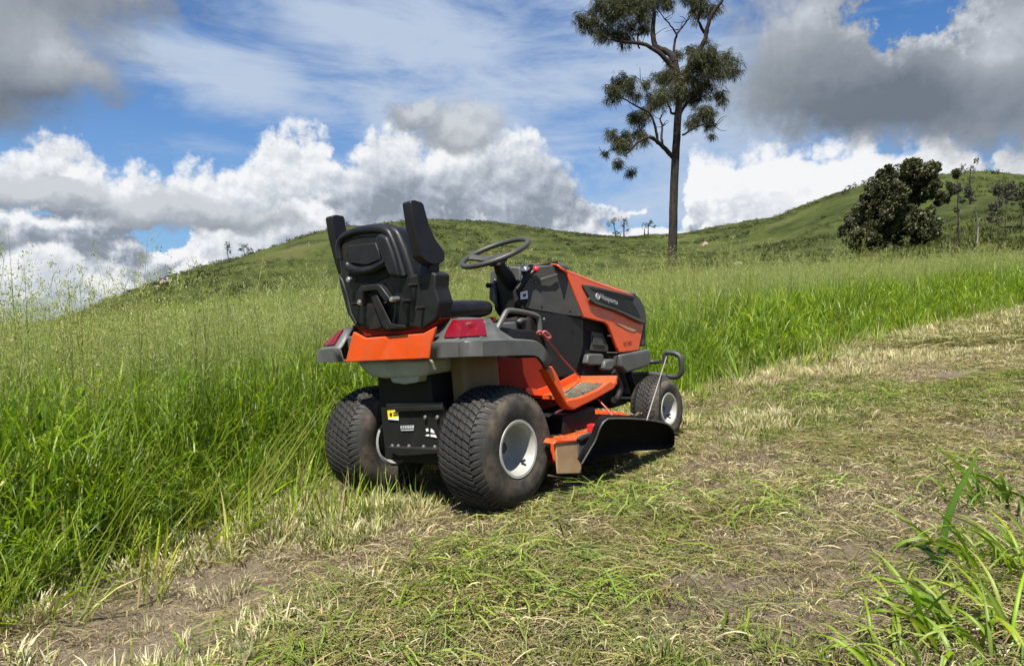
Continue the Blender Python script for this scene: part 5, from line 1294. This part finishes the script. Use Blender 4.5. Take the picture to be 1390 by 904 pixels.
for (c, rad, dy) in zip([(4.094,38.0,16.659),(4.679,38.0,16.929),(5.265,38.0,16.466),(5.849,38.0,16.852),(6.124,38.0,16.079),(4.877,38.0,15.886),(3.704,38.0,16.852),(6.628,38.0,17.045),(7.211,38.0,17.315),(7.06,38.0,16.234),(5.463,38.0,15.5),(4.566,38.0,15.422),(6.818,38.0,18.086),(7.794,38.0,17.778),(8.186,38.0,17.161),(5.651,38.0,17.547),(9.549,38.0,17.431),(10.328,38.0,17.624),(10.952,38.0,17.547),(9.004,38.0,17.392),(10.152,38.0,14.532),(10.934,38.0,14.339),(11.368,38.0,13.758),(9.569,38.0,13.951),(10.548,38.0,13.564),(9.966,38.0,12.982),(9.181,38.0,13.525),(11.362,38.0,14.61),(10.985,38.0,12.594),(11.066,38.0,12.167),(8.205,38.0,13.37),(7.935,38.0,12.788),(8.484,38.0,12.4),(7.625,38.0,12.206),(8.008,38.0,13.835),(8.99,38.0,12.788),(5.861,38.0,13.37),(5.472,38.0,12.905),(6.058,38.0,12.788),(5.2,38.0,12.4),(6.451,38.0,12.4),(6.84,38.0,12.749),(6.767,38.0,11.624),(7.235,38.0,11.818),(6.455,38.0,11.429),(5.872,38.0,10.34),(5.678,38.0,9.679),(6.263,38.0,10.457),(5.128,38.0,10.263),(5.797,38.0,9.211),(6.465,38.0,8.705),(6.929,38.0,10.263),(6.731,38.0,10.729),(4.896,38.0,9.445),(9.781,38.0,11.235),(10.365,38.0,11.624),(10.564,38.0,11.196),(9.391,38.0,10.963),(9.974,38.0,11.624),(10.84,38.0,10.729),(9.172,38.0,15.229),(8.705,38.0,14.919),(6.367,38.0,13.758),(4.33,38.0,16.157),(5.458,38.0,17.084),(6.357,38.0,16.543),(9.562,38.0,15.229)],
        [14, 16, 18, 16, 14, 13, 9, 16, 14, 9, 9, 8, 16, 16, 8, 14, 13, 14, 10, 8, 20, 18, 14, 18, 19, 16, 15, 10, 9, 6, 15, 15, 13, 12, 11, 12, 13, 13, 11, 9, 8, 7, 11, 11, 7, 12, 12, 9, 8, 8, 7, 9, 8, 5, 11, 11, 9, 8, 8, 5, 7, 6, 6, 8, 9, 9, 7], [U(-1.5, 1.5) for _ in range(80)]):
    leaf_clump(cb_, Vector(c) - TB + Vector((0, dy, 0)), rad * .0394 * 1.18, int(1500 * (rad / 14) ** 2), .25, NC, .5, .07, 34, (.10, .40))
build_leaves(cb_, 'crown', oak)
# --- dense dark tree at the foot of the hill
DD = 80
bx, by = [(42.357,80.0,7.321)][0][:2]; bz = float(hgt(bx, by)) - .4; TB = Vector((bx, by, bz))
dt = empty('fig_tree', TB, 'dense dark green tree with a leaning crown down to the grass below the right-hand hill', 'tree')
tk = MB(); limb(tk, [Vector((0, 0, 0))] + off([(42.252,80.0,9.136),(42.558,80.0,11.197),(43.198,80.0,12.843),(44.334,80.0,14.489),(45.468,80.0,16.132)], .5), .42, .12, 9, .03)
for L, k in (([(42.407,80.0,9.961),(40.501,80.0,10.373),(38.432,80.0,10.62)], -1.5), ([(42.482,80.0,10.62),(44.627,80.0,10.95),(46.862,80.0,10.62)], 1.0), ([(42.716,80.0,11.773),(41.294,80.0,13.255),(41.017,80.0,15.721)], .8), ([(43.684,80.0,13.666),(45.823,80.0,14.242),(47.963,80.0,14.735)], -1.0), ([(44.576,80.0,14.9),(46.618,80.0,16.543),(48.099,80.0,16.871)], .6)): limb(tk, off(L, k), .16, .05, 7, .03)
tk.build('trunk', M['bark'], dt, angle=60)
cb_ = LB(); DC = [(.070, .082, .027), (.090, .100, .032), (.056, .066, .024), (.125, .130, .046)]
for c, rad in zip([(37.606,80.0,10.62),(38.853,80.0,9.961),(40.511,80.0,9.549),(42.169,80.0,9.136),(43.815,80.0,9.796),(45.464,80.0,10.126),(47.108,80.0,10.785),(47.778,80.0,10.126),(40.9,80.0,11.609),(42.966,80.0,11.609),(45.031,80.0,11.609),(39.248,80.0,11.609),(42.184,80.0,7.899),(41.104,80.0,8.311),(40.463,80.0,13.666),(42.11,80.0,14.077),(43.753,80.0,14.735),(44.973,80.0,16.132),(46.2,80.0,16.953),(45.611,80.0,17.856),(47.43,80.0,17.528),(47.945,80.0,16.05),(43.73,80.0,16.543),(42.09,80.0,15.721),(41.168,80.0,16.953),(46.31,80.0,14.9),(47.972,80.0,14.077),(48.293,80.0,14.735),(44.593,80.0,13.584),(48.763,80.0,16.543),(42.951,80.0,12.843),(39.645,80.0,13.008),(44.293,80.0,17.692),(43.418,80.0,8.476),(38.258,80.0,11.444),(40.203,80.0,14.735),(42.65,80.0,17.2),(41.362,80.0,7.486),(42.929,80.0,14.571),(44.153,80.0,15.721),(41.713,80.0,12.761),(44.991,80.0,14.735),(43.214,80.0,11.609),(40.104,80.0,8.971)],
        [13, 17, 20, 19, 17, 15, 11, 8, 20, 20, 14, 15, 12, 13, 15, 18, 18, 16, 16, 11, 10, 9, 14, 13, 6, 14, 9, 7, 11, 6, 15, 11, 11, 11, 9, 10, 9, 9, 17, 17, 18, 13, 18, 14]):
    leaf_clump(cb_, Vector(c) - TB + Vector((0, U(-2.2, 2.2), 0)), rad * .083 * 1.1, int(2000 * (rad / 15) ** 2), .21, DC, 0, .6, 18, (.28, .62))
build_leaves(cb_, 'crown', dt)
# --- small far trees, shrubs and rocks: placed on the slope where the line of sight meets it
def on_hill(a, e, lo=50):
    rr = np.linspace(lo, float(np.interp(a, [t[0] for t in RC], [t[1] for t in RC])) + 1, 500)
    x, y = rr * math.sin(R(a)), rr * math.cos(R(a))
    z = hgt(x, y); t = np.degrees(np.arctan2(z - CAMZ, rr))
    i = np.argmax(t >= e) if (t >= e).any() else int(np.argmax(t))
    return Vector((float(x[i]), float(y[i]), float(z[i]))), float(rr[i])
def small_tree(name, ae, trunk, crowns, cols, label, cat='tree', group=None, leaf=1.0, dens_=1.0, mat='bark', tr=.7, trunk_only=False, thin=.6):
    """trunk and crowns in pixels of the photograph's scale away from the base: turned into metres with the distance"""
    B, rr = on_hill(*ae); s = rr / 965; B = B - Vector((0, 0, .15))
    ax = Vector((B.y, -B.x, 0)).normalized(); dp = Vector((B.x, B.y, 0)).normalized()
    pos = lambda u, h: ax * (u * s) + Vector((0, 0, h * s + .1))
    t = empty(name, B, label, cat, group)
    if trunk:
        k = MB()
        for L in trunk: limb(k, [pos(u, h) + dp * U(-.3, .3) for u, h in L], tr * s * (1.0 if L[0][1] <= 0 else .5), .22 * tr * s, 6, .01)
        k.build('trunk', M[mat], t, angle=60)
    if crowns:
        b = LB()
        for u, h, r_ in crowns: leaf_clump(b, pos(u, h) + dp * U(-.6, .6) * r_ * s, r_ * s, int(170 * dens_ * max(.6, (r_ / 6) ** 1.6)), .75 * s * leaf, cols, 0, thin)
        build_leaves(b, 'crown', t)
    return t
DG = [(.045, .055, .022), (.06, .068, .028), (.035, .045, .018)]; GY = [(.12, .12, .085), (.15, .145, .11), (.09, .095, .06)]
small_tree('gum_tree', [(32.111,4.306)][0], [[(0, 0), (-1, 30), (-2, 60), (-1, 80)]], [(-2, 76, 10), (9, 70, 7), (-10, 80, 6), (2, 60, 5), (-3, 50, 4), (12, 60, 5)], GY[:2] + DG[1:2], 'thin grey-green tree with a long bare trunk just right of the dense dark tree', leaf=1.4, dens_=2.6, tr=1.1)
small_tree('dead_trunk', [(33.115,4.652)][0], [[(0, 0), (1, 22), (0, 34), (-3, 46)], [(0, 30), (5, 34)], [(-1, 40), (-2, 47)]], [], DG, 'pale bare dead trunk standing on the hillside between the grey trees', 'dead tree', mat='pale_bark', tr=1.0)
small_tree('wattle_tree', [(34.259,4.881)][0], [[(0, 0), (1, 22), (-3, 50)], [(7, 4), (7, 30), (9, 62)], [(1, 20), (-8, 45)]], [(-4, 40, 9), (4, 50, 10), (-2, 58, 9), (8, 62, 9), (-8, 28, 6), (12, 48, 6), (0, 25, 5)], GY, 'grey feathery tree with two bare stems on the slope at the right edge', leaf=1.5, dens_=3.4, tr=.9, thin=.4)
small_tree('wattle_tree', [(35.562,5.662)][0], [[(0, 0), (-1, 20), (-4, 40)]], [(-3, 38, 11), (6, 44, 9), (-10, 42, 7), (2, 26, 6)], GY[:1] + DG[1:2], 'greener feathery tree cut off by the right edge of the view', leaf=1.5, dens_=3.4, tr=.9)
small_tree('gum_tree', [(32.657,7.913)][0], [[(0, 0), (0, 20), (1, 38)]], [(1, 34, 6), (2, 22, 5), (-2, 14, 4), (6, 42, 6)], GY, 'slim hazy grey tree high on the right-hand hill below its skyline', dens_=.9, tr=1.0)
small_tree('gum_tree', [(32.174,9.512)][0], [[(0, 0), (0, 8)]], [(0, 9, 6), (-3, 6, 4), (4, 5, 4)], DG, 'small round dark tree on the skyline right of the dense dark tree', dens_=.9)
small_tree('gum_tree', [(34.201,9.346)][0], [[(0, 0), (0, 4)]], [(0, 4, 4.5), (-3, 2, 2.5)], DG, 'small dark bush alone on the highest skyline of the right-hand hill')
small_tree('gum_tree', [(25.151,8.916)][0], [[(0, 0), (3, 6), (6, 9)]], [(-2, 4, 4), (3, 8, 5), (9, 9, 4.5), (-5, 1, 3)], DG + GY[:1], 'windswept low tree leaning on the skyline left of the dense dark tree')
small_tree('gum_tree', [(26.251,9.247)][0], [[(0, 0), (0, 5)]], [(0, 6, 3)], DG, 'tiny tree on the skyline touching the dense dark tree')
small_tree('gum_tree', [(-21.708,4.394)][0], [[(0, 0), (-1, 10), (-1, 18)]], [(-1, 20, 5), (0, 13, 4.5), (-2, 17, 4), (3, 2, 2)], DG, 'left of the two small trees on the left slope, thin with a bare stem')
small_tree('gum_tree', [(-20.571,4.757)][0], [[(0, 0), (-1, 8)], [(0, 0), (4, 7)]], [(-4, 10, 6.5), (2, 12, 6), (6, 8, 5), (9, 4, 4)], DG, 'right of the two small trees on the left slope, with a broad crown')
small_tree('shrub', [(-13.476,7.211)][0], [], [(-3, 3, 5), (4, 4, 6), (9, 2, 4)], DG, 'dark bush on the skyline beside the left armrest of the mower seat', 'shrub')
small_tree('gum_tree', [(8.29,6.416)][0], [[(0, 0), (-2, 12), (-5, 20)], [(0, 2), (3, 6)]], [(-6, 20, 6), (-9, 15, 4), (-1, 21, 4), (-2, 4, 4.5), (4, 4, 4)], GY[:1] + DG, 'leftmost open tree on the saddle skyline left of the she-oak trunk', tr=.9)
small_tree('gum_tree', [(8.926,6.348)][0], [[(0, 0), (0, 14), (1, 22)]], [(0, 22, 5), (3, 16, 5), (-2, 14, 4), (4, 8, 3)], GY[:1] + DG, 'taller upright tree on the saddle skyline left of the she-oak trunk', tr=.9)
small_tree('gum_tree', [(10.822,6.426)][0], [[(0, 0), (0, 8), (2, 16)], [(-5, 0), (-5, 10)]], [(4, 16, 5.5), (-5, 12, 5), (0, 13, 4), (8, 11, 3.5)], GY[:1] + DG, 'broad tree with two stems on the skyline nearest the she-oak trunk', tr=.9)
SHL = ['dark shrub on the saddle skyline above the mower hood', 'low shrub on the skyline left of the two saddle trees', 'tiny shrub on the saddle skyline, leftmost of the pair beside the trees',
       'round dark bush above the tan rock outcrop on the left slope', 'dark bush on the skyline at the lower end of the rock outcrop', 'dark bush low on the far left slope, seen through the grass heads',
       'lone dark shrub on the left slope right of the rock outcrop', 'small shrub on the left slope next to the lone dark one', 'smallest shrub on the left slope between the outcrop and the lone one',
       'dark shrub in the rocky band just right of the she-oak trunk', 'dark shrub in the rocky band touching the she-oak trunk', 'shrub above the small whitish rock in the rocky band', 'shrub right of the small whitish rock in the rocky band', 'shrub in the middle of the rocky band right of the she-oak',
       'dark shrub at the upper right end of the rocky band', 'small shrub second from the upper end of the rocky band', 'tiny shrub highest in the rocky band right of the she-oak', 'small dark shrub halfway up the right hill skyline slope', 'dark shrub between the dead trunk and the grey wattles', 'dark shrub at the foot of the grey wattle stems', 'shrub in the grass right of the dense dark tree base',
       'small shrub on the slope below the two saddle trees', 'small shrub low on the slope above the orange hood', 'small shrub on the slope straight above the hood opening', 'small shrub on the slope behind the steering wheel', 'small shrub on the slope between seat and steering wheel']
for (a, e), sz, tx in zip([(3.371,6.355),(6.894,6.321),(6.192,6.388),(-25.597,2.884),(-26.273,2.444),(-31.649,0.101),(-22.225,3.506),(-22.935,3.162),(-23.734,3.197),(14.764,5.819),(14.433,5.658),(15.646,5.851),(15.974,6.01),(16.683,6.045),(18.03,6.167),(17.601,6.071),(18.242,6.326),(23.549,7.175),(33.885,5.583),(34.979,5.031),(31.6,4.18),(7.943,5.843),(6.312,5.224),(4.433,5.707),(-0.296,5.197),(-2.663,5.893)], [4, 2.5, 2, 7, 6, 7, 4, 3, 3, 4, 4, 4, 3, 3, 4, 3, 3, 3, 4, 4, 5, 3, 3, 3, 3, 3], range(30)):
    small_tree('shrub', (a, e), [], [(0, sz * .4, sz), (sz * .8, sz * .3, sz * .7)], DG, SHL[tx], 'shrub', 'dark shrubs on the hillside', dens_=.8)
m_, T_, p_ = mat_new('hill_rock')
co = T_.node('ShaderNodeTexCoord').outputs['Object']
T_.put(p_.inputs['Base Color'], T_.ramp(T_.noise(co, 2.2, 6, .65), [(.35, (.22, .16, .11)), (.6, (.44, .36, .27)), (.75, (.55, .49, .40))])); p_.inputs['Roughness'].default_value = .9
M['rock'] = m_
def rock(ae, w, h, label, group=None):
    B, rr = on_hill(*ae); s = rr / 965
    import bmesh
    bm = bmesh.new(); bmesh.ops.create_icosphere(bm, subdivisions=3, radius=1)
    for v in bm.verts:
        d = 1 + .45 * mnoise.noise(v.co * 1.4 + Vector((ae[0], 0, 0))) + .2 * mnoise.noise(v.co * 4)
        v.co = Vector((v.co.x * d * w * s * .5, v.co.y * d * w * s * .45, v.co.z * d * h * s))
    me = bpy.data.meshes.new('rock'); bm.to_mesh(me); bm.free()
    tag(link('rock', me, M['rock'], None, B), label, 'rock', group)
for q, w, h, lb in zip([(-26.083,2.341),(-25.746,2.455),(-26.467,2.069),(-25.362,2.195),(15.153,5.526),(17.669,4.001)], (9, 7, 7, 5, 7, 11), (5, 4, 3, 3, 4, 3.5), ('tan boulder in the outcrop on the left slope, largest of the group', 'pale boulder under the dark bush in the left slope outcrop', 'low tan boulder at the lower left end of the slope outcrop', 'small tan boulder at the right end of the left slope outcrop', 'small whitish rock high on the slope just right of the she-oak trunk', 'flat pinkish rock lying where the field meets the slope right of the she-oak')):
    rock(q, w, h, lb)

# ---------------------------------------------------------------- broad-leaved grass close to the camera
def leaf_obj(pts, w, col0, col1, parent, mat):
    b = LB(); p = curve(pts, 3); n_ = len(p)
    for i in range(n_ - 1): pass
    dirs = [(p[min(i + 1, n_ - 1)] - p[max(i - 1, 0)]).normalized() for i in range(n_)]
    sd0 = Vector((U(.5, 1), U(-.6, .2), 0)).normalized()
    vs = []; cs = []; fs = []
    for i in range(n_):
        t = i / (n_ - 1); ww = w * .5 * min(1, .45 + 2.2 * t) * (1 - max(0, t - .35) ** 1.6 / .65 ** 1.6 * .97)
        sd = (sd0 - dirs[i] * sd0.dot(dirs[i])).normalized(); up = sd.cross(dirs[i])
        vs += [p[i] - sd * ww, p[i] - up * ww * .35, p[i] + sd * ww]; c = tuple(col0[k] + (col1[k] - col0[k]) * t for k in range(3)); cs += [c, tuple(q * 1.15 for q in c), c]
    for i in range(n_ - 1):
        a = 3 * i; fs += [(a, a + 1, a + 4, a + 3), (a + 1, a + 2, a + 5, a + 4)]
    b.v, b.f, b.c = vs, fs, cs
    me = b.mesh('leaf'); me.shade_smooth()
    return link('leaf', me, M[mat], parent)
def grass_clump(x, y, n, label, Lr, wr, lean_dir, spread, cols):
    z = float(hgt(x, y)); t = empty('grass_clump', (x, y, z - .01), label, 'grass clump', 'fresh grass clumps at the right edge')
    for i in range(n):
        a = lean_dir + random.gauss(0, spread); L = U(*Lr); w = U(*wr); d = Vector((math.cos(a), math.sin(a), 0)); k = U(.5, 1.7)
        p = Vector((U(-.11, .11), U(-.11, .11), 0)); pts = [p.copy()]; an = U(.1, .5)
        for j in range(5):
            p = p + (d * math.sin(an) + Vector((0, 0, math.cos(an)))) * L / 5; pts.append(p.copy()); an += k * .38
        c1 = jit(random.choice(cols), .2); leaf_obj(pts, w, jit(cols[0], .2), c1, t, 'grass')
    return t
LC = [(.24, .36, .03), (.42, .56, .05), (.33, .48, .04), (.50, .62, .085)]
grass_clump(.99, 1.50, 40, 'bright green broad-leaved grass clump at the bottom right corner', (.14, .30), (.007, .012), R(140), 1.1, LC)
grass_clump(1.27, 1.84, 30, 'fresh grass clump arching in from the right edge', (.16, .32), (.005, .010), R(165), .8, LC)
grass_clump(.78, 1.42, 22, 'small lime grass clump cut off by the bottom edge right of centre', (.10, .20), (.006, .010), R(120), 1.3, LC)
grass_clump(1.62, 2.35, 30, 'dark-based grass clump behind the single upright blade', (.16, .30), (.005, .010), R(175), .9, [(.12, .21, .025), (.26, .40, .045)])
bx, by = 1.13, 1.86; bz = float(hgt(bx, by))
t = empty('grass_clump', (bx, by, bz), 'single thick dark green blade standing upright in the clippings near the right edge', 'grass clump', 'fresh grass clumps at the right edge')
leaf_obj([Vector((0, 0, -.01)), Vector((.02, .02, .08)), Vector((.05, .03, .17)), Vector((.10, .03, .27)), Vector((.115, .03, .30))], .017, (.06, .11, .02), (.19, .31, .04), t, 'grass')
leaf_obj([Vector((0, 0, -.01)), Vector((-.02, .01, .04)), Vector((-.06, .02, .06)), Vector((-.10, .02, .05))], .018, (.03, .06, .012), (.05, .10, .02), t, 'grass')

# ---------------------------------------------------------------- clippings caught on the machine
b = LB()
def bit(x, y, z):
    a = U(0, 6.28); L = U(.012, .045); d = Vector((math.cos(a), math.sin(a), U(-.15, .15))); p = Vector((x, y, z + U(.001, .004))); sd = Vector((-d.y, d.x, U(-.3, .3))).normalized()
    c = jit(random.choice([(.30, .30, .09), (.22, .26, .06), STRAW, (.26, .20, .11)]), .3)
    b.strip([p, p + d * L * .5 + Vector((0, 0, .003)), p + d * L], [.0014, .0018, .0006], sd, [c] * 3)
for i in range(260): bit(U(.30, .98), U(-.54, -.30), .242)
for i in range(90): x = U(.42, .76); bit(x, U(-.47, -.30), float(np.interp(x, [.34, .46, .62, .80], [.415, .385, .395, .425])) + .012)
for i in range(70): bit(U(-.16, -.02), U(-.46, -.32), .772)
o = build_leaves(b, 'stuck_clippings', mower, 'straw'); tag(o, kind='stuff')
